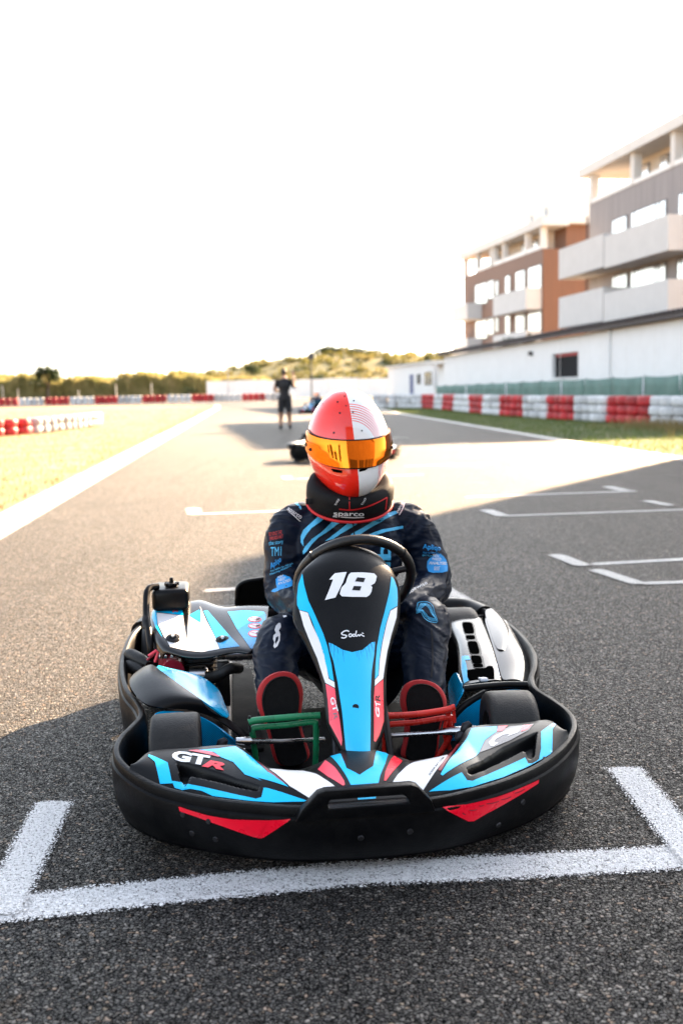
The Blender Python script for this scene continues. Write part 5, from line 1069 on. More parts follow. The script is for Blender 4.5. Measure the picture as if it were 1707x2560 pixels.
 (0, 'warning_sticker', 'ECOV', 'white', [(-0.1967,1.065),(-0.1983,1.0597),(-0.2026,1.0562),(-0.2088,1.0551),(-0.2161,1.0565),(-0.2234,1.06),(-0.2294,1.0649),(-0.2335,1.0708),(-0.2348,1.0768),(-0.2333,1.0822),(-0.229,1.0861),(-0.2228,1.0878),(-0.2154,1.0871),(-0.2081,1.0837),(-0.202,1.0786),(-0.198,1.0719)], (0.0024, 0.01)),
 (0, 'warning_sticker', 'ECOV', 'ink', [(-0.2106,1.0763),(-0.1995,1.076),(-0.1978,1.0639),(-0.2052,1.062),(-0.2094,1.0573),(-0.2125,1.0661)], (0.003, 0.01)),
 (1, 'warning_sticker', 'ECOV', 'red', [(-0.2306,1.0864),(-0.201,1.0558)], (0.0034, 0.0022, 0)),
 (0, 'warning_sticker', 'ECOV', 'red', [(-0.1947,1.0048),(-0.1967,0.9958),(-0.2017,0.9897),(-0.2091,0.9872),(-0.2177,0.9886),(-0.2261,0.9937),(-0.2333,1.0016),(-0.2379,1.0117),(-0.2395,1.0222),(-0.2376,1.0317),(-0.2326,1.0389),(-0.2251,1.0423),(-0.2165,1.0415),(-0.2079,1.0362),(-0.2007,1.0271),(-0.1961,1.0158)], (0.0018, 0.01)),
 (0, 'warning_sticker', 'ECOV', 'white', [(-0.1983,1.0066),(-0.1999,0.9995),(-0.2042,0.9948),(-0.2104,0.993),(-0.2175,0.9944),(-0.2247,0.9985),(-0.2306,1.0049),(-0.2346,1.0129),(-0.2359,1.0212),(-0.2343,1.0285),(-0.2301,1.034),(-0.2239,1.0364),(-0.2166,1.0356),(-0.2094,1.0312),(-0.2034,1.024),(-0.1995,1.0153)], (0.0024, 0.01)),
 (0, 'warning_sticker', 'ECOV', 'ink', [(-0.212,1.0187),(-0.201,1.0169),(-0.1993,1.0056),(-0.2067,1.0046),(-0.2108,1.0004),(-0.2139,1.0091)], (0.003, 0.01)),
 (1, 'warning_sticker', 'ECOV', 'red', [(-0.2317,1.0302),(-0.2025,0.9983)], (0.0034, 0.0022, 0)),
 (2, 'lettering', 'ECOV', 'white', [(-0.505,1.289),(-0.4972,1.2177),(-0.4783,1.307)], ('GT', 0.0016, 0.02, 0.0)),
 (2, 'lettering', 'ECOV', 'pink', [(-0.4999,1.249),(-0.4926,1.2078),(-0.4785,1.2446)], ('R', 0.0016, 0.02, 0.0)),
 (0, 'slot_lip', 'PODP', 'black', [(0.6171,1.1538),(0.6099,1.1321),(0.6034,1.1209),(0.5954,1.1164),(0.5744,1.1218),(0.5695,1.1293),(0.569,1.142),(0.5729,1.1649),(0.5921,1.2439),(0.5999,1.2683),(0.6066,1.2805),(0.6146,1.2843),(0.6371,1.2795),(0.6425,1.2726),(0.6427,1.2587),(0.6376,1.233)], (0.0014, 0.01)),
 (0, 'slot', 'PODP', 'hole', [(0.61,1.1567),(0.604,1.1382),(0.5988,1.1288),(0.5924,1.1252),(0.5758,1.13),(0.572,1.1363),(0.5718,1.147),(0.5752,1.1667),(0.5916,1.2339),(0.598,1.2545),(0.6035,1.2648),(0.6099,1.2682),(0.6274,1.2636),(0.6315,1.2575),(0.6315,1.2457),(0.6271,1.2238)], (0.0022, 0.01)),
 (0, 'slot_lip', 'PODP', 'black', [(0.5941,1.0728),(0.5906,1.0642),(0.5863,1.0598),(0.58,1.0585),(0.5615,1.0628),(0.5566,1.0666),(0.5548,1.0723),(0.5556,1.0817),(0.5626,1.1125),(0.5662,1.1215),(0.5703,1.1255),(0.5763,1.1259),(0.595,1.1211),(0.6003,1.118),(0.6022,1.1127),(0.6014,1.1032)], (0.0014, 0.01)),
 (0, 'slot', 'PODP', 'hole', [(0.5872,1.0758),(0.5847,1.07),(0.5816,1.0672),(0.5769,1.0665),(0.5627,1.0702),(0.5589,1.0729),(0.5574,1.0769),(0.5578,1.0834),(0.5626,1.1043),(0.5651,1.1102),(0.5681,1.1128),(0.5727,1.1129),(0.587,1.109),(0.591,1.1066),(0.5925,1.1029),(0.5921,1.0964)], (0.0022, 0.01)),
 (0, 'slot_lip', 'PODP', 'black', [(0.5718,0.9592),(0.5665,0.9419),(0.5613,0.933),(0.5542,0.9293),(0.5343,0.9324),(0.5294,0.938),(0.5282,0.948),(0.5305,0.9662),(0.544,1.0297),(0.5499,1.0494),(0.5555,1.0595),(0.5625,1.0628),(0.5827,1.0584),(0.5878,1.0525),(0.5886,1.0414),(0.5856,1.0212)], (0.0014, 0.01)),
 (0, 'slot', 'PODP', 'hole', [(0.5649,0.9614),(0.5605,0.9465),(0.5562,0.9388),(0.5506,0.9357),(0.5351,0.9384),(0.5313,0.9432),(0.5305,0.9518),(0.5326,0.9677),(0.5442,1.0224),(0.5491,1.0393),(0.5536,1.0479),(0.5593,1.0509),(0.575,1.0471),(0.5789,1.0421),(0.5794,1.0325),(0.5767,1.0151)], (0.0022, 0.01)),
 (0, 'slot_lip', 'PODP', 'black', [(0.5542,0.8735),(0.5504,0.8627),(0.5459,0.8572),(0.5392,0.855),(0.5195,0.8582),(0.5143,0.8622),(0.5123,0.8687),(0.513,0.8799),(0.52,0.9168),(0.5237,0.9277),(0.528,0.933),(0.5345,0.9345),(0.5548,0.9314),(0.5605,0.9281),(0.5626,0.9219),(0.5618,0.9104)], (0.0014, 0.01)),
 (0, 'slot', 'PODP', 'hole', [(0.5475,0.8757),(0.5445,0.867),(0.541,0.8626),(0.5357,0.861),(0.5201,0.8637),(0.516,0.8669),(0.5144,0.8721),(0.515,0.8812),(0.5206,0.9107),(0.5235,0.9195),(0.527,0.9238),(0.5321,0.925),(0.5481,0.9223),(0.5525,0.9195),(0.5541,0.9144),(0.5534,0.9052)], (0.0022, 0.01)),
 (0, 'slot_lip', 'PODP', 'black', [(0.546,0.8364),(0.5432,0.8306),(0.5395,0.8277),(0.5333,0.8269),(0.5146,0.8303),(0.5095,0.833),(0.5072,0.8368),(0.507,0.843),(0.5108,0.8624),(0.5132,0.8678),(0.5168,0.8702),(0.5227,0.8704),(0.5418,0.8675),(0.5474,0.8655),(0.5499,0.8622),(0.5501,0.8562)], (0.0014, 0.01)),
 (0, 'slot', 'PODP', 'hole', [(0.5394,0.8388),(0.5375,0.8351),(0.5347,0.8334),(0.5299,0.8331),(0.5153,0.8358),(0.5112,0.8378),(0.5093,0.8403),(0.509,0.8443),(0.5114,0.8566),(0.5132,0.86),(0.5159,0.8614),(0.5204,0.8613),(0.5353,0.8588),(0.5397,0.8574),(0.5416,0.8551),(0.542,0.8512)], (0.0022, 0.01)),
 (0, 'slot', 'PODP', 'hole', [(0.4823,0.8243),(0.5405,0.825),(0.5561,0.8412),(0.5705,0.8411),(0.5679,0.8145),(0.5438,0.7406),(0.4649,0.7472),(0.4689,0.7755)], (0.0016, 0.01)),
 (0, 'pod_print', 'PODP', 'blue', [(0.4989,0.938),(0.5189,0.9274),(0.5146,0.8965),(0.4981,0.8982),(0.4862,0.8375),(0.4674,0.7478),(0.4483,0.7376),(0.4713,0.8435)], (0.0012, 0.01)),
 (0, 'pod_print', 'PODP', 'blue_eng', [(0.5875,0.8728),(0.5962,0.8722),(0.5688,0.7561),(0.5503,0.7456),(0.5724,0.8243)], (0.0012, 0.01)),
 (0, 'chest_stripe', 'BODY', 'suit_blue', [(0.0324,0.8228),(0.0556,0.8143),(0.003,0.7814),(-0.0134,0.7619),(-0.0259,0.7398),(-0.0258,0.7196),(-0.0336,0.7323),(-0.0336,0.7533),(-0.0233,0.7755)], (0.0012, 0.01)),
 (0, 'chest_stripe', 'BODY', 'suit_blue', [(0.0807,0.8053),(0.1073,0.8008),(0.0658,0.7723),(0.0233,0.7486),(-0.0002,0.7259),(-0.0181,0.7016),(-0.0276,0.6928),(-0.0298,0.7018),(-0.0208,0.7196),(0.0007,0.7436),(0.038,0.7689)], (0.0012, 0.01)),
 (0, 'chest_stripe', 'BODY', 'suit_blue', [(0.1349,0.7998),(0.1758,0.7991),(0.1374,0.7773),(0.1004,0.7576),(0.0731,0.7407),(0.0448,0.7353),(0.0545,0.7415),(0.0923,0.7668)], (0.0012, 0.01)),
 (0, 'chest_stripe', 'BODY', 'suit_blue', [(0.1153,0.7379),(0.1383,0.7576),(0.1744,0.774),(0.222,0.8001),(0.272,0.8209),(0.2988,0.8281),(0.3061,0.8196),(0.259,0.8023),(0.2116,0.7779),(0.1684,0.7549),(0.1443,0.738)], (0.0012, 0.01)),
 (0, 'chest_stripe', 'BODY', 'suit_blue', [(0.1788,0.7352),(0.1965,0.7515),(0.2414,0.767),(0.3211,0.7761),(0.3209,0.7665),(0.2543,0.7584),(0.2177,0.7486),(0.1953,0.7345)], (0.0012, 0.01)),
 (0, 'chest_stripe', 'BODY', 'suit_blue', [(-0.0416,0.8662),(-0.0357,0.8683),(-0.0253,0.8508),(-0.0279,0.8431),(-0.0438,0.8648)], (0.0012, 0.01)),
 (0, 'chest_stripe', 'BODY', 'suit_blue', [(0.3066,0.8553),(0.3096,0.8552),(0.3057,0.8553),(0.302,0.8549)], (0.0012, 0.01)),
 (2, 'lettering', 'BODY', 'suit_blue', [(0.2343,0.7255),(0.235,0.5941),(0.2825,0.7232)], ('qp', 0.0016, 0.03, 0.0)),
 (2, 'lettering', 'BODY', 'suit_white', [(-0.0742,0.8448),(-0.0317,0.8116),(-0.0652,0.856)], ('sparco', 0.0016, 0.01, 0.0)),
 (1, 'lettering', 'BODY', 'suit_white', [(-0.0662,0.8354),(-0.0321,0.804)], (0.0016, 0.0025, 0)),
 (2, 'lettering', 'BODY', 'suit_white', [(0.3062,0.8205),(0.3342,0.8533),(0.2987,0.8268)], ('parco', 0.0016, 0.01, 0.0)),
 (1, 'lettering', 'BODY', 'suit_white', [(0.3099,0.8126),(0.3381,0.853)], (0.0016, 0.0025, 0)),
 (2, 'lettering', 'BODY', 'suit_red', [(-0.1383,0.7579),(-0.0974,0.7648),(-0.1383,0.77)], ('BEYOND THE', 0.0016, 0.0, 0.0)),
 (2, 'lettering', 'BODY', 'suit_red', [(-0.1374,0.7432),(-0.0936,0.7513),(-0.1376,0.7544)], ('SPREADSHEET', 0.0016, 0.0, 0.0)),
 (2, 'lettering', 'BODY', 'suit_blue', [(-0.141,0.7268),(-0.0944,0.7334),(-0.1405,0.74)], ('the story', 0.0016, 0.0, 0.0)),
 (2, 'lettering', 'BODY', 'suit_blue', [(-0.137,0.6899),(-0.1027,0.6912),(-0.1354,0.721)], ('TM1', 0.0016, 0.0, 0.0)),
 (2, 'lettering', 'BODY', 'suit_dblue', [(-0.1389,0.6477),(-0.1036,0.6727),(-0.1399,0.6656)], ('Apliqo', 0.0016, 0.015, 0.0)),
 (2, 'lettering', 'BODY', 'suit_blue', [(-0.1404,0.6382),(-0.0652,0.6602),(-0.1409,0.6443)], ('App builder for TM1 and', 0.0016, 0.0, 0.0)),
 (2, 'lettering', 'BODY', 'suit_blue', [(-0.1414,0.6264),(-0.0718,0.6532),(-0.1418,0.6328)], ('Planning Analytics', 0.0016, 0.0, 0.0)),
 (0, 'sleeve_badge', 'BODY', 'suit_dblue', [(-0.1252,0.6135),(-0.1179,0.6227),(-0.0977,0.6276),(-0.0782,0.6193),(-0.0734,0.6077),(-0.0785,0.5958),(-0.0927,0.5914),(-0.1157,0.5843),(-0.1328,0.5741),(-0.1426,0.5751),(-0.1361,0.582),(-0.1246,0.5885),(-0.1257,0.6014)], (0.0012, 0.01)),
 (2, 'lettering', 'BODY', 'suit_white', [(-0.1188,0.6136),(-0.1007,0.6207),(-0.1189,0.6219)], ('YOU', 0.0024, 0.01, 0.0)),
 (2, 'lettering', 'BODY', 'suit_white', [(-0.1171,0.6049),(-0.0935,0.6136),(-0.1168,0.6127)], ('NEED', 0.0024, 0.01, 0.0)),
 (2, 'lettering', 'BODY', 'suit_white', [(-0.1193,0.5959),(-0.0789,0.6078),(-0.1191,0.6025)], ('ANALYSIS!', 0.0024, 0.01, 0.0)),
 (2, 'lettering', 'BODY', 'suit_dblue', [(0.3849,0.6954),(0.4507,0.6851),(0.386,0.7115)], ('Apliqo', 0.0016, 0.02, 0.0)),
 (2, 'lettering', 'BODY', 'suit_dblue', [(0.3855,0.6793),(0.4425,0.6731),(0.3859,0.6861)], ('App builder for', 0.0016, 0.0, 0.0)),
 (2, 'lettering', 'BODY', 'suit_blue', [(0.3853,0.6687),(0.429,0.6648),(0.385,0.6748)], ('IBM Planning', 0.0016, 0.0, 0.0)),
 (0, 'sleeve_badge', 'BODY', 'suit_dblue', [(0.3999,0.6492),(0.4075,0.6603),(0.427,0.6708),(0.4479,0.6742),(0.461,0.6641),(0.4712,0.6498),(0.474,0.6291),(0.471,0.6133),(0.4478,0.6096),(0.4144,0.6104),(0.4006,0.6144),(0.3981,0.6287)], (0.0012, 0.01)),
 (2, 'lettering', 'BODY', 'suit_white', [(0.4186,0.6653),(0.4413,0.6623),(0.4189,0.6735)], ('YOU', 0.0024, 0.01, 0.0)),
 (2, 'lettering', 'BODY', 'suit_white', [(0.4178,0.653),(0.4483,0.65),(0.4186,0.662)], ('NEED', 0.0024, 0.01, 0.0)),
 (2, 'lettering', 'BODY', 'suit_white', [(0.4048,0.6399),(0.4684,0.634),(0.4072,0.6494)], ('ANALYSIS!', 0.0024, 0.01, 0.0)),
 (1, 'sleeve_badge', 'BODY', 'suit_white', [(0.4214,0.618),(0.4243,0.6234),(0.4226,0.6271),(0.4259,0.6315)], (0.0024, 0.0022, 4)),
 (1, 'sleeve_badge', 'BODY', 'suit_white', [(0.4276,0.6178),(0.4306,0.6232),(0.4289,0.6269),(0.4329,0.631)], (0.0024, 0.0022, 4)),
 (1, 'sleeve_badge', 'BODY', 'suit_white', [(0.4339,0.6176),(0.4372,0.6229),(0.4358,0.6265),(0.4402,0.6305)], (0.0024, 0.0022, 4)),
 (2, 'lettering', 'BODY', 'suit_white', [(0.2782,0.5569),(0.379,0.5801),(0.2725,0.5649)], ('cubewise', 0.0016, 0.01, 0.0)),
 (1, 'knee_lines', 'BODY', 'suit_blue', [(0.3008,0.5029),(0.3067,0.5183),(0.3186,0.5313),(0.3415,0.5339),(0.3535,0.5248),(0.3549,0.5001),(0.3579,0.4765),(0.3362,0.4777),(0.3197,0.4887),(0.3139,0.5057),(0.3008,0.5029)], (0.0016, 0.0016, 4)),
 (1, 'knee_lines', 'BODY', 'suit_blue', [(0.3043,0.506),(0.3102,0.5176),(0.3217,0.5274),(0.3373,0.5295),(0.3469,0.5213),(0.3502,0.5003),(0.3548,0.4799),(0.3364,0.483),(0.3232,0.4939),(0.3173,0.5086),(0.3043,0.506)], (0.0016, 0.0013, 4)),
 (1, 'knee_lines', 'BODY', 'suit_blue', [(0.3061,0.5072),(0.3122,0.517),(0.3234,0.5258),(0.336,0.5279),(0.3442,0.5202),(0.3483,0.5004),(0.3541,0.4824),(0.3357,0.4861),(0.3242,0.4972),(0.3175,0.51),(0.3061,0.5072)], (0.0016, 0.0013, 4)),
 (1, 'knee_lines', 'BODY', 'suit_blue', [(0.3078,0.5084),(0.3144,0.5164),(0.3252,0.5242),(0.3345,0.5263),(0.3417,0.5191),(0.3464,0.5005),(0.3534,0.4849),(0.3349,0.4891),(0.3252,0.5005),(0.318,0.5112),(0.3078,0.5084)], (0.0016, 0.0013, 4)),
 (1, 'knee_lines', 'BODY', 'suit_blue', [(0.3095,0.5095),(0.3167,0.5157),(0.327,0.5226),(0.333,0.5248),(0.3396,0.5177),(0.3445,0.5005),(0.3528,0.4874),(0.3342,0.4922),(0.3262,0.5038),(0.3186,0.5125),(0.3095,0.5095)], (0.0016, 0.0013, 4)),
 (1, 'seam', 'BODY', 'ink', [(0.3341,0.4593),(0.3309,0.4258),(0.3221,0.3699),(0.3085,0.3245)], (0.0012, 0.006, 4)),
 (0, 'knee_print', 'BODY', 'suit_white', [(-0.1435,0.4845),(-0.1347,0.4911),(-0.1276,0.4899),(-0.1279,0.4794),(-0.1359,0.4714),(-0.1325,0.4615),(-0.1355,0.4443),(-0.1442,0.428),(-0.153,0.4226),(-0.1564,0.4286),(-0.1523,0.4398),(-0.1562,0.4487),(-0.1535,0.4595),(-0.1457,0.4648),(-0.1489,0.474)], (0.0012, 0.01)),
 (0, 'knee_print', 'BODY', 'suit', [(-0.1469,0.4528),(-0.1391,0.4548),(-0.1411,0.4444),(-0.1487,0.4339),(-0.1507,0.4397)], (0.0024, 0.01)),
 (0, 'knee_print', 'BODY', 'suit_white', [(-0.115,0.5065),(-0.1049,0.5079),(-0.1043,0.5041),(-0.1152,0.5023)], (0.0012, 0.01)),
 (1, 'zip', 'BODY', 'ink', [(0.1422,0.8009),(0.1438,0.7716),(0.1443,0.738)], (0.0028, 0.004, 0)),
 (2, 'lettering', 'COLLAR', 'suit_white', [(0.0707,0.8034),(0.1698,0.7978),(0.0699,0.8181)], ('sparco', 0.0018, 0.012, 0.0)),
 (1, 'lettering', 'COLLAR', 'suit_white', [(0.0688,0.8003),(0.0823,0.7982)], (0.0018, 0.003, 0)),
 (1, 'lettering', 'COLLAR', 'suit_white', [(0.0941,0.7978),(0.1333,0.7943),(0.1702,0.7937)], (0.0018, 0.003, 4)),
 (2, 'lettering', 'COLLAR', 'suit_white', [(0.0723,0.8388),(0.0836,0.8572),(0.0777,0.8373)], ('DSS', 0.0018, 0.01, 0.0)),
 (2, 'lettering', 'COLLAR', 'suit_white', [(0.1578,0.8372),(0.171,0.856),(0.1637,0.8357)], ('DSG', 0.0018, 0.0, 0.0)),
 (0, 'vent', 'HELM', 'hole', [(0.06,0.9108),(0.0681,0.9114),(0.0945,0.9054),(0.0944,0.8973),(0.0815,0.8982),(0.0665,0.9025)], (0.0008, 0.006)),
 (0, 'vent', 'HELM', 'hole', [(0.1485,0.9062),(0.1586,0.9101),(0.1845,0.9179),(0.1833,0.9124),(0.1685,0.9032),(0.1483,0.8991)], (0.0008, 0.006)),
 (0, 'vent_hole', 'HELM', 'ink', [(0.0502,1.1253),(0.0493,1.1237),(0.0479,1.1231),(0.0469,1.124),(0.0468,1.1258),(0.0477,1.1275),(0.049,1.128),(0.05,1.1271)], (0.0008, 0.02)),
 (0, 'vent_hole', 'HELM', 'ink', [(0.095,1.1283),(0.094,1.1262),(0.0919,1.1254),(0.0901,1.1264),(0.0895,1.1286),(0.0906,1.1307),(0.0926,1.1315),(0.0945,1.1305)], (0.0008, 0.02)),
 (0, 'vent_hole', 'HELM', 'ink', [(0.1476,1.1308),(0.1465,1.1289),(0.1445,1.1282),(0.1427,1.129),(0.1422,1.1309),(0.1433,1.1328),(0.1453,1.1336),(0.1471,1.1328)], (0.0008, 0.02)),
 (0, 'vent_hole', 'HELM', 'ink', [(0.2017,1.131),(0.2002,1.129),(0.1977,1.1281),(0.1956,1.1288),(0.1951,1.1308),(0.1965,1.1328),(0.1991,1.1337),(0.2013,1.1329)], (0.0008, 0.02)),
 (0, 'vent_hole', 'HELM', 'ink', [(0.0988,1.0916),(0.0976,1.0893),(0.0953,1.0884),(0.0932,1.0895),(0.0925,1.0918),(0.0936,1.0941),(0.0959,1.095),(0.098,1.094)], (0.0008, 0.02)),
 (0, 'vent_hole', 'HELM', 'ink', [(0.1406,1.0931),(0.1395,1.091),(0.1374,1.0902),(0.1353,1.0911),(0.1347,1.0932),(0.1357,1.0953),(0.1379,1.0961),(0.1399,1.0952)], (0.0008, 0.02)),
 (0, 'vent_hole', 'HELM', 'ink', [(0.1198,1.1148),(0.119,1.1131),(0.1173,1.1125),(0.1158,1.1132),(0.1153,1.1149),(0.1162,1.1165),(0.1179,1.1171),(0.1194,1.1164)], (0.0008, 0.02)),
 (0, 'vent_hole', 'HELM', 'ink', [(0.1199,1.1473),(0.1189,1.1456),(0.1172,1.145),(0.1157,1.1457),(0.1154,1.1475),(0.1164,1.1492),(0.1181,1.1498),(0.1195,1.149)], (0.0008, 0.02)),
 (0, 'vent_hole', 'HELM', 'ink', [(0.0759,1.0278),(0.0748,1.0256),(0.0726,1.0247),(0.0705,1.0257),(0.0697,1.028),(0.0707,1.0303),(0.073,1.0312),(0.0751,1.0302)], (0.0008, 0.02)),
 (0, 'vent_hole', 'HELM', 'ink', [(0.1656,1.0322),(0.1647,1.0304),(0.1627,1.0297),(0.1609,1.0305),(0.1602,1.0323),(0.1611,1.0342),(0.163,1.0349),(0.1649,1.0341)], (0.0008, 0.02)),
 (1, 'piping', 'COLLAR', 'piping', [(0.1209,0.8615),(0.12,0.8425),(0.1206,0.822)], (0.0016, 0.0035, 0)),
 (1, 'piping', 'COLLAR', 'piping', [(0.0874,0.8237),(0.1207,0.82),(0.1555,0.823),(0.193,0.8332),(0.2255,0.8452),(0.2506,0.8569)], (0.0018, 0.004, 4)),
 (1, 'piping', 'COLLAR', 'piping', [(0.2506,0.8569),(0.2496,0.8375),(0.2479,0.8155)], (0.0018, 0.005, 0)),
 (1, 'scuff', 'FB', 'darkred', [(0.2924,0.1381),(0.3093,0.1356),(0.3266,0.1353)], (0.0018, 0.0022, 4)),
 (1, 'scuff', 'FB', 'darkred', [(0.3335,0.1375),(0.3478,0.136),(0.3622,0.1368)], (0.0018, 0.0022, 4)),
 (1, 'scuff', 'FB', 'darkred', [(0.3731,0.1423),(0.388,0.1417),(0.4032,0.1434)], (0.0018, 0.0022, 4)),
 (1, 'scuff', 'FB', 'darkred', [(0.2463,0.133),(0.2561,0.1303),(0.2659,0.13)], (0.0018, 0.0022, 4)),
 (1, 'scuff', 'FB', 'darkred', [(0.2286,0.1303),(0.2327,0.1262),(0.2367,0.1245)], (0.0018, 0.0022, 4)),
 (1, 'scuff', 'FB', 'darkred', [(0.2724,0.1377),(0.279,0.136),(0.2857,0.1367)], (0.0018, 0.0022, 4)),
):
    _o = globals()[_s]
    if _k == 0: decal(_n, _o, AXD[_s], _p, M[_m], _a[0], _a[1])
    elif _k == 1: stroke(_n, _o, AXD[_s], _p, _a[1], M[_m], _a[0], 0.02, _a[2])
    else: lettering(_n, _o, AXD[_s], _a[0], _p, M[_m], _a[1], _a[2], 0.012, _a[3])

# ================================================================ tyre walls
M['tyre_red'] = pm("red_painted_tyre", (0.50, 0.025, 0.03), 0.55, var=0.3, vs=5, dirt=0.35, dirtcol=(0.10, 0.04, 0.04))
M['tyre_dimmed'] = pm('dimmed_white_tyre', (0.36, 0.36, 0.37), 0.7, var=0.25, vs=4, dirt=0.6, dirtcol=(0.08, 0.08, 0.085))  # same white tyres, coloured darker so full sun does not bleach them
M['tyre_white'] = pm("white_painted_tyre", (0.66, 0.66, 0.66), 0.6, var=0.12, vs=5, dirt=0.55, dirtcol=(0.14, 0.14, 0.15))
for _c in ('tyre_red', 'tyre_white'):                                # every tyre weathered a little differently
    nt = M[_c].node_tree; b = nt.nodes["Principled BSDF"]; src_ = b.inputs['Base Color'].links[0].from_socket; oi = nd(nt, "ShaderNodeObjectInfo"); rp = ramp(nt, oi.outputs['Random'], [(0.0, 0.62), (0.5, 0.95), (1.0, 1.0)]); mx = nd(nt, "ShaderNodeMix", data_type='RGBA', blend_type='MULTIPLY'); mx.inputs[0].default_value = 1.0
    nt.links.new(src_, mx.inputs[6]); nt.links.new(rp.outputs[0], mx.inputs[7]); nt.links.new(mx.outputs[2], b.inputs['Base Color'])
def tyre_prof(r_, h):
    return [(r_*.58, .01), (r_*.80, 0), (r_*.95, h*.10), (r_, h*.30), (r_, h*.70), (r_*.95, h*.90), (r_*.80, h), (r_*.58, h-.01), (r_*.55, h*.7), (r_*.55, h*.3)]
tv_, tf_ = lathe_vf(tyre_prof(.268, .258), 20)
TY = {}
for c in ('tyre_red', 'tyre_white'):
    me = bpy.data.meshes.new('tyre'); me.from_pydata(tv_, [], tf_); me.materials.append(M[c]); me.polygons.foreach_set('use_smooth', [True]*len(me.polygons)); me.set_sharp_from_angle(angle=R(50)); TY[c] = me
def poly_at(Pl, s):
    for (a, b), (c, d) in zip(Pl[:-1], Pl[1:]):
        L_ = math.hypot(c-a, d-b)
        if s <= L_: return a+(c-a)*s/L_, b+(d-b)*s/L_
        s -= L_
    return Pl[-1]
BAR = [(10.3, 19.5), (9.3, 24), (8.85, 25.9), (8.0, 29.5), (7.2, 33.3), (6.4, 38), (5.9, 43), (5.5, 49), (4.9, 55.5), (3.6, 58), (2.2, 58.5)]
segs = [3.4, 7.91, 10.3, 12.42, 14.5, 16.9, 19.44, 22.15, 24.66, 28.33, 31.32, 33.64, 36.84, 41.2]
ords = ['first', 'second', 'third', 'fourth', 'fifth', 'sixth', 'seventh']
rnd = random.Random(11); cnt = {'tyre_red': 0, 'tyre_white': 0}
for i, (s0, s1) in enumerate(zip(segs[:-1], segs[1:])):
    c = 'tyre_white' if i % 2 == 0 else 'tyre_red'; n = max(3, round((s1-s0)/.565))
    x, y = poly_at(BAR, (s0+s1)/2); e = empty('tyre_stack', (x, y, -.02))
    tag(e, '%s block of stacked tyres, %s of its colour from the right along the verge' % ('white' if c == 'tyre_white' else 'red', ords[cnt[c]]), 'tyre wall', 'painted tyre blocks of the right hand tyre wall'); cnt[c] += 1
    for k in range(n):
        px, py = poly_at(BAR, s0+(k+.5)*(s1-s0)/n)
        for r_ in range(3):
            t = obj('tyre', me=TY[c], parent=e); t.location = (px-x+rnd.uniform(-.035, .035), py-y+rnd.uniform(-.035, .035), r_*.264); t.rotation_euler = (rnd.uniform(-.02, .02), rnd.uniform(-.02, .02), rnd.uniform(0, 6))
# far tyre wall across the infield, each block one run of tyres
def block(name, x0, x1, y0, y1, c, rows_, r_, h, lab, grp):
    n = max(2, round(math.hypot(x1-x0, y1-y0)/(2*r_*.98))); m = MB(); e_x, e_y = (x0+x1)/2, (y0+y1)/2; v0, f0 = lathe_vf(tyre_prof(r_, h), 10)
    e = empty(name, (e_x, e_y, -.03)); tag(e, lab, 'tyre wall', grp)
    for k in range(n):
        t = (k+.5)/n; m = MB()
        for q in range(rows_): m.add([(a+x0+(x1-x0)*t-e_x+rnd.uniform(-.04, .04), b+y0+(y1-y0)*t-e_y, z+q*h) for a, b, z in v0], f0)
        m.build('tyre_column', M[c], e, True)
FX = [-52, -46.5, -43.6, -40.6, -38.2, -35.2, -32.3, -29.4, -26.7, -23.8, -20.9, -17.9, -15.2, -11.9, -9.0, -5.6]
for i, (a, b) in enumerate(zip(FX[:-1], FX[1:])):
    red = i % 2 == 1; k = (len(FX)-2-i)//2
    block('tyre_stack', a+.03, b-.03, 118+(a+52)*.12, 118+(b+52)*.12, 'tyre_red' if red else 'tyre_white', 3, .36, .30, '%s block of the far tyre wall, %s of its colour from the right end' % ('red' if red else 'white', (ords+['eighth'])[k]), 'painted tyre blocks of the far tyre wall')
NP = [(-11.6, 27.2), (-10.6, 28.2), (-9.95, 29.4), (-9.5, 30.6), (-9.25, 32.2), (-9.1, 34.0), (-9.05, 35.8), (-9.1, 37.6)]
for i, (p, q) in enumerate(zip(NP[:-1], NP[1:])):
    c = 'tyre_red' if i in (1, 2) else 'tyre_dimmed'
    block('tyre_stack', p[0], q[0], p[1], q[1], c, 2, .27, .24, '%s low tyre block on the infield grass, %s from the left edge' % ('red' if c == 'tyre_red' else 'white', ords[i]), 'low tyre blocks on the infield')

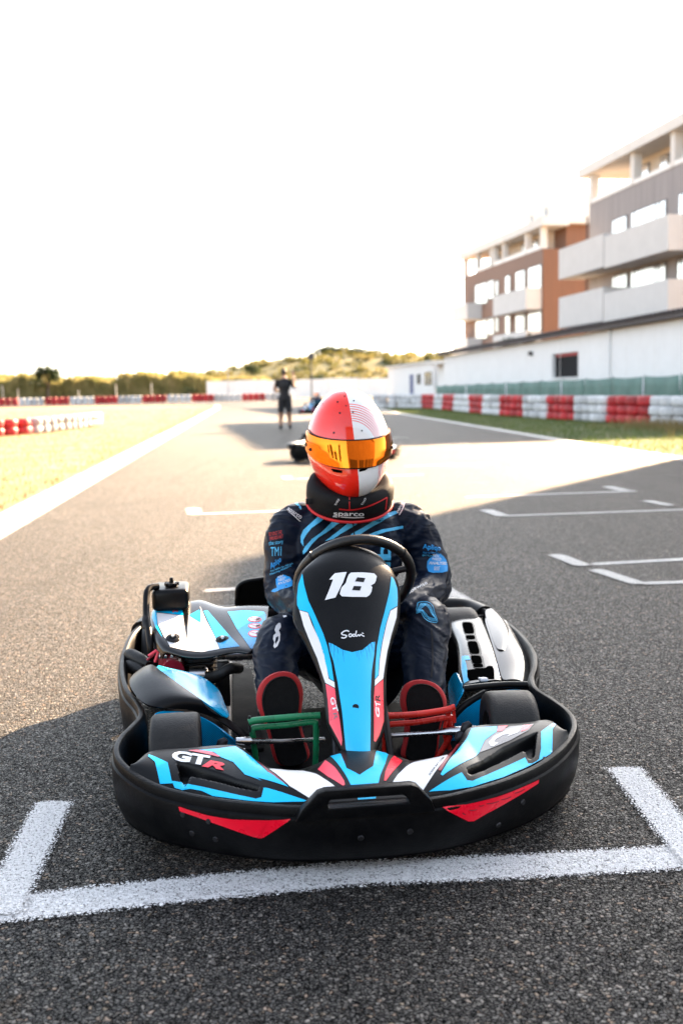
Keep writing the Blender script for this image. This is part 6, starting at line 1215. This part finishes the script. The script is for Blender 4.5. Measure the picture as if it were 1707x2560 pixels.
# ================================================================ planting
M['reed'] = leaf_mat("reed_leaves", (0.10, 0.105, 0.035), (0.20, 0.18, 0.07), (0.33, 0.28, 0.13), 0.35, 0.35)
M['scrub'] = leaf_mat("hill_scrub", (0.07, 0.08, 0.025), (0.15, 0.14, 0.045), (0.26, 0.21, 0.08), 0.3, 0.12)
M['pine'] = leaf_mat("pine_needles", (0.018, 0.032, 0.012), (0.035, 0.055, 0.02), (0.06, 0.075, 0.03), 0.2, 1.2)
M['bark'] = pm("bark", (0.10, 0.075, 0.055), 0.9, var=0.3, vs=8, bump=0.5, bs=30)
def reeds():
    r = random.Random(21); v = []; f = []
    for i in range(44000):
        x = -12-r.random()**1.25*150; y = 160+r.random()**1.3*16; h = (3.4+0.35*math.sin(x*.19)+.45*math.sin(x*.73)+.5*math.sin(x*1.9+1)*math.sin(x*.41))*r.uniform(.72, 1.22)*(1.0 if x < -26 else .8); w = r.uniform(.04, .11); lx = r.gauss(0, .5); ly = r.gauss(0, .4); k = len(v)
        v += [(x-w, y, -.1), (x+w, y, -.1), (x+w*1.2+lx*.4, y+ly*.4, h*.6), (x-w*1.2+lx*.4, y+ly*.4, h*.6), (x+lx+w*3, y+ly, h*.95), (x+lx-w*3, y+ly, h)]
        f += [(k, k+1, k+2, k+3), (k+3, k+2, k+4, k+5)]
    return tag(obj('reed_bed', v, f, M['reed']), 'tall pale reed bed along the far side of the infield', 'reeds', kind='stuff')
reeds()
def ridge(x):
    T_ = [(-140, 1.0), (-60, 1.5), (-40, 4.0), (-26, 7.4), (-10, 9.4), (0, 10.2), (11, 9.8), (26, 9.2), (60, 9.0), (140, 7)]
    for (a, b), (c, d) in zip(T_[:-1], T_[1:]):
        if a <= x <= c: return b+(d-b)*(x-a)/(c-a)
    return 1
def hill_z(x, y):
    t = max(0, min(1, (y-185)/75)); s = t*t*(3-2*t); back = max(0, min(1, (340-y)/70)); return -.3+(ridge(x)+.5*math.sin(x*.31+y*.1)+.4*math.sin(x*.13-y*.21))*s*back
rows = [[(x, y, hill_z(x, y)) for x in range(-140, 141, 5)] for y in range(180, 346, 8)]
tag(obj('hill', *grid_vf(rows), M['scrub'], smooth=True), kind='structure')
def clumps(name, spots, mat, per, label, cat, seed):
    r = random.Random(seed); v = []; f = []
    for x, y, z, rad in spots:
        for i in range(per):
            d = Vector((r.gauss(0, 1), r.gauss(0, 1), abs(r.gauss(0, .8)))); d = d.normalized()*rad*r.uniform(.55, 1.05); c = Vector((x, y, z))+d; a = Vector((r.gauss(0, 1), r.gauss(0, 1), r.gauss(0, 1))).normalized()*rad*.22; b = a.cross(Vector((r.random(), r.random(), r.random()))).normalized()*rad*.16; k = len(v)
            v += [c-a, c+b, c+a, c-b]; f.append((k, k+1, k+2, k+3))
    return tag(obj(name, v, f, mat), label, cat, kind='stuff')
r = random.Random(5); sp = []
for i in range(1100):
    x = r.uniform(-75, 75); y = r.uniform(195, 275); sp.append((x, y, hill_z(x, y)-.2, r.uniform(.5, 1.9)))
clumps('hill_scrub', sp, M['scrub'], 42, 'sunlit yellow green scrub covering the low hill beyond the wall', 'scrub', 8)
def tree(name, base, h, crown, n, label, seed, spread=1.0, grp=None):
    """tapered trunk with limbs, crown of leaf clumps with gaps"""
    r = random.Random(seed); e = empty(name, base); tag(e, label, 'tree', grp); m = MB(); tips = []
    m.add(*tube_vf([(0, 0, -.3), (.08*h*.2, 0, h*.3), (0, .05*h, h*.55)], [h*.045, h*.034, h*.022], 8))
    for k in range(9):
        a = k*2.4; p = Vector((math.cos(a)*crown[0]*.55*r.uniform(.5, 1.2), math.sin(a)*crown[1]*.55*r.uniform(.5, 1.2), h*r.uniform(.55, .95))); z0 = h*r.uniform(.3, .52)
        m.add(*tube_vf([(0, 0, z0), (p.x*.5, p.y*.5, (z0+p.z)/2+h*.03), tuple(p)], [h*.016, h*.011, h*.004], 6)); tips.append(p)
    m.build('trunk', M['bark'], e, True); v = []; f = []
    for i in range(n):
        t = tips[r.randrange(len(tips))]; cl = t+Vector((r.gauss(0, crown[0]*.22), r.gauss(0, crown[1]*.22), r.gauss(0, crown[2]*.18)))
        for q in range(7):
            c = cl+Vector((r.gauss(0, .1), r.gauss(0, .1), r.gauss(0, .07)))*h*.35; a = Vector((r.gauss(0, 1), r.gauss(0, 1), r.gauss(0, .6))).normalized()*h*.035; b = a.cross(Vector((r.random(), r.random(), r.random()))).normalized()*h*.024; k = len(v); v += [c-a, c+b, c+a, c-b]; f.append((k, k+1, k+2, k+3))
    obj('crown', v, f, M['pine'], e); return e
tree('round_tree', (-45.5, 157, 0), 5.4, (2.4, 2.2, 2.0), 230, 'dark round tree standing in front of the reed bed', 3)
tree('umbrella_pine', (-1.0, 262, hill_z(-1, 262)-5.2), 6.6, (6.0, 3.5, 3.6), 620, 'broad dark pine on top of the hill, left of the pair', 4)
tree('umbrella_pine', (6.8, 258, hill_z(6.8, 258)-5.0), 6.2, (5.6, 3.5, 3.4), 620, 'broad dark pine on top of the hill, right of the pair', 14)
tree('round_shrub', (-4.6, 196, hill_z(-4.6, 196)-.2), 3.9, (1.8, 1.8, 1.3), 170, 'small dark round tree at the foot of the hill', 6)
tree('small_tree', (-19.5, 225, hill_z(-19.5, 225)-1), 4.0, (2.0, 2.0, 1.2), 140, 'small olive coloured tree on the left slope of the hill', 9)
tree('round_shrub', (-23.5, 157, -.4), 2.4, (1.6, 1.4, .8), 120, 'low bush at the right end of the reed bed', 19)
tree('round_shrub', (11.6, 66, 2.2), 2.2, (1.5, 1.0, .7), 120, 'dark bush showing above the white building eave', 23)
for i, x in enumerate((-57, -51, -46.8, -39.5, -33.5, -27.0)):
    tag(tube('fence_post', [(x+1.1*math.sin(i*2.3), 150, -.1), (x+1.1*math.sin(i*2.3), 150, 2.3+.5*math.sin(i*1.7))], .05, M['render_w'], None, 8), 'thin pale fence post before the reeds, %s from the left' % ords[i], 'post', 'fence posts before the reed bed')
def lamp(base, h, lab, head):
    e = empty('lamp_post', base); tag(e, lab, 'lamp post'); tube('pole', [(0, 0, -.3), (0, 0, h)], [.09, .05], M['post'] if head == 1 else M['darkgap'], e, 10)
    if head == 1: box('lamp_head', -.15, .15, -.6, .1, h, h+.14, M['post'], e, .03)
    else: lathe('round_sign', [(0, -.03), (.34, -.03), (.34, .03), (0, .03)], M['darkgap'], e, 20, 'y', (0, 0, h), False); box('pole_base', -.2, .2, -.2, .2, -.02, .35, M['darkgap'], e, .03)
lamp((1.2, 215, hill_z(1.2, 215)), 6.4, 'pale lamp post on the hill behind the boundary wall', 1); lamp((-2.6, 96, 0), 4.3, 'thin black pole with round sign beside the standing man', 2); lamp((-16.5, 150, 0), 8.0, 'very thin pale mast above the boundary wall left end', 1)

# ================================================================ the marshal on the track
M['cloth_black'] = pm("black_cotton", (0.012, 0.012, 0.014), 0.85, var=0.3, vs=9, bump=0.4, bs=40)
M['skin'] = pm("skin", (0.30, 0.16, 0.10), 0.55, var=0.12, vs=12)
M['hair'] = pm("dark_hair", (0.012, 0.010, 0.009), 0.6, var=0.3, vs=60)
M['shirt_print'] = pm("grey_shirt_print", (0.30, 0.28, 0.28), 0.8); M['shirt_print_r'] = pm("red_shirt_print", (0.40, 0.03, 0.04), 0.8)
def marshal():
    root = empty('person', (-1.60, 29.46, 0), R(4)); tag(root, 'man in black shirt and shorts standing on the track, one hand raised', 'person')
    m = MB()
    limb(m, [(0, 0, .90), (0, .01, 1.10), (0, 0, 1.28), (0, 0, 1.42)], [.150, .140, .170, .120], 20)
    m.add(*ell_vf((0, 0, 1.39), (.215, .095, .075))); m.add(*ell_vf((0, 0, 1.22), (.185, .115, .17)))
    limb(m, [(0, 0, 1.44), (0, .01, 1.55)], [.062, .058]); m.add(*ell_vf((0, .0, 1.665), (.076, .094, .122))); m.add(*ell_vf((0, .045, 1.62), (.058, .05, .075)))
    m.add(*ell_vf((-.078, .0, 1.655), (.012, .02, .03))); m.add(*ell_vf((.078, .0, 1.655), (.012, .02, .03)))
    limb(m, [(-.20, 0, 1.40), (-.27, .01, 1.16), (-.19, .15, 1.10), (-.12, .21, 1.12)], [.068, .052, .042, .030])
    limb(m, [(.20, 0, 1.40), (.29, .04, 1.22), (.30, .14, 1.44), (.28, .15, 1.52)], [.068, .052, .042, .030])
    for bx, by, bz, dz in ((-.10, .25, 1.12, .0), (.275, .155, 1.59, 1)):
        m.add(*ell_vf((bx, by, bz), (.038, .028, .05)))
        for q in range(4): limb(m, [(bx-.03+q*.02, by, bz+.03*dz), (bx-.034+q*.022, by+.02*(1-dz), bz+.03+.055*dz), (bx-.036+q*.024, by+.01, bz+.035+.085*dz-.02*abs(q-1.5))], [.010, .009, .008], 8)
        limb(m, [(bx+.03, by, bz), (bx+.06, by+.01, bz+.03)], [.012, .010], 8)
    for s in (-1, 1):
        limb(m, [(s*.085, 0, .90), (s*.118, -.01, .50), (s*.128, .02, .30), (s*.132, .0, .09)], [.112, .082, .062, .045])
        limb(m, [(s*.132, -.03, .055), (s*.145, .08, .05), (s*.155, .17, .04)], [.052, .050, .040])
    for s in (-1, 1): limb(m, [(s*.088, 0, .86), (s*.118, -.005, .54)], [.112, .098], 18)
    o = fuse('body', m, M['skin'], root, .013, 4)
    for k in ('cloth_black', 'hair'): o.data.materials.append(M[k])
    for p in o.data.polygons:
        c = p.center; x, y, z = c
        if z < .115: p.material_index = 1
        elif .47 < z < 1.46 and (abs(x) < .205 or z > 1.24 and abs(x) < .272 and z < 1.46 and y < .07): p.material_index = 1
        elif z > 1.60 and (y < .045 or z > 1.715) and abs(x) < .09: p.material_index = 2
    pr = MB(); 
    t1 = stroke_plain([(-.10, 1.335), (.10, 1.335)], .022, -.118); t2 = stroke_plain([(-.06, 1.295), (.06, 1.295)], .016, -.122)
    obj('shirt_print', *t1, M['shirt_print'], root); obj('shirt_print', *t2, M['shirt_print_r'], root)
    return root
def stroke_plain(ps, w, y):
    (a, z0), (b, _) = ps; n = 8; rows = []
    for j in (0, 1): rows.append([(a+(b-a)*k/n, y+.02*(2*k/n-1)**2, z0+(j-.5)*w) for k in range(n+1)])
    return grid_vf(rows)
marshal()

# ================================================================ other karts on the track
def copy_parts(root, deep):
    c = root.copy(); COL.objects.link(c)
    for ch in root.children:
        d = ch.copy(); COL.objects.link(d); d.parent = c
        if deep or not ch.data:
            for g in ch.children:
                q = g.copy(); COL.objects.link(q); q.parent = d
    return c
k1 = copy_parts(KART, True); k1.rotation_euler = (0, 0, R(75)); k1.location = (.85, 15.97, 0)
tag(k1, 'parked kart standing askew on the track just behind the driver helmet', 'go-kart', 'karts further up the track')
k2 = copy_parts(KART, True); k2.rotation_euler = (0, 0, R(-14)); k2.location = (-1.50, 48.6, 0)
tag(k2, 'small distant kart with a driver, left of the helmet', 'go-kart', 'karts further up the track')
q2 = copy_parts(PERSON, True); q2.rotation_euler = (0, 0, R(-14)); q2.location = (-1.50, 48.6, 0)
tag(q2, 'distant driver seated in the small kart beyond the parked one', 'person')
M['helmet_white'] = pm("white_helmet", (0.8, 0.8, 0.8), 0.15, var=0.02)
for ch in q2.children:
    if ch.name.startswith('helmet'):
        ch.data = ch.data.copy(); ch.data.materials[0] = M['helmet_white']

# ================================================================ unseen dark surroundings added behind the photographer to cut sky fill and darken reflections
pb = empty('added_building', (0, -10, 0)); tag(pb, 'unseen dark building added behind the photographer for the dark half of the visor and less fill', 'building')
M['added_wall'] = pm('shade_toned_wall', (0.022, 0.02, 0.02), 0.8, var=0.2, vs=1.0)  # coloured dark so its sunlit front mirrors like a shaded wall
box('wall', -.5, 34, -8, 0, 0, 8.5, M['added_wall'], pb); box('roof', -1, 34.5, -8.5, .8, 8.503, 8.8, M['tile'], pb)
for k in range(6): box('added_door', k*5+.5, k*5+4.5, .003, .06, 0, 3.4, M['shutter'], pb)
for k in range(5): tree('round_tree', (-44+k*7.5, -27-2*math.sin(k*2), 0), 7.5+1.2*math.sin(k*1.7), (2.6, 2.4, 3.2), 170, 'unseen dark tree added behind the photographer to cut fill, %s of the row from the added building' % ords[4-k], 40+k, grp='trees added behind the photographer')  # unseen trees, added to hold back low sky fill
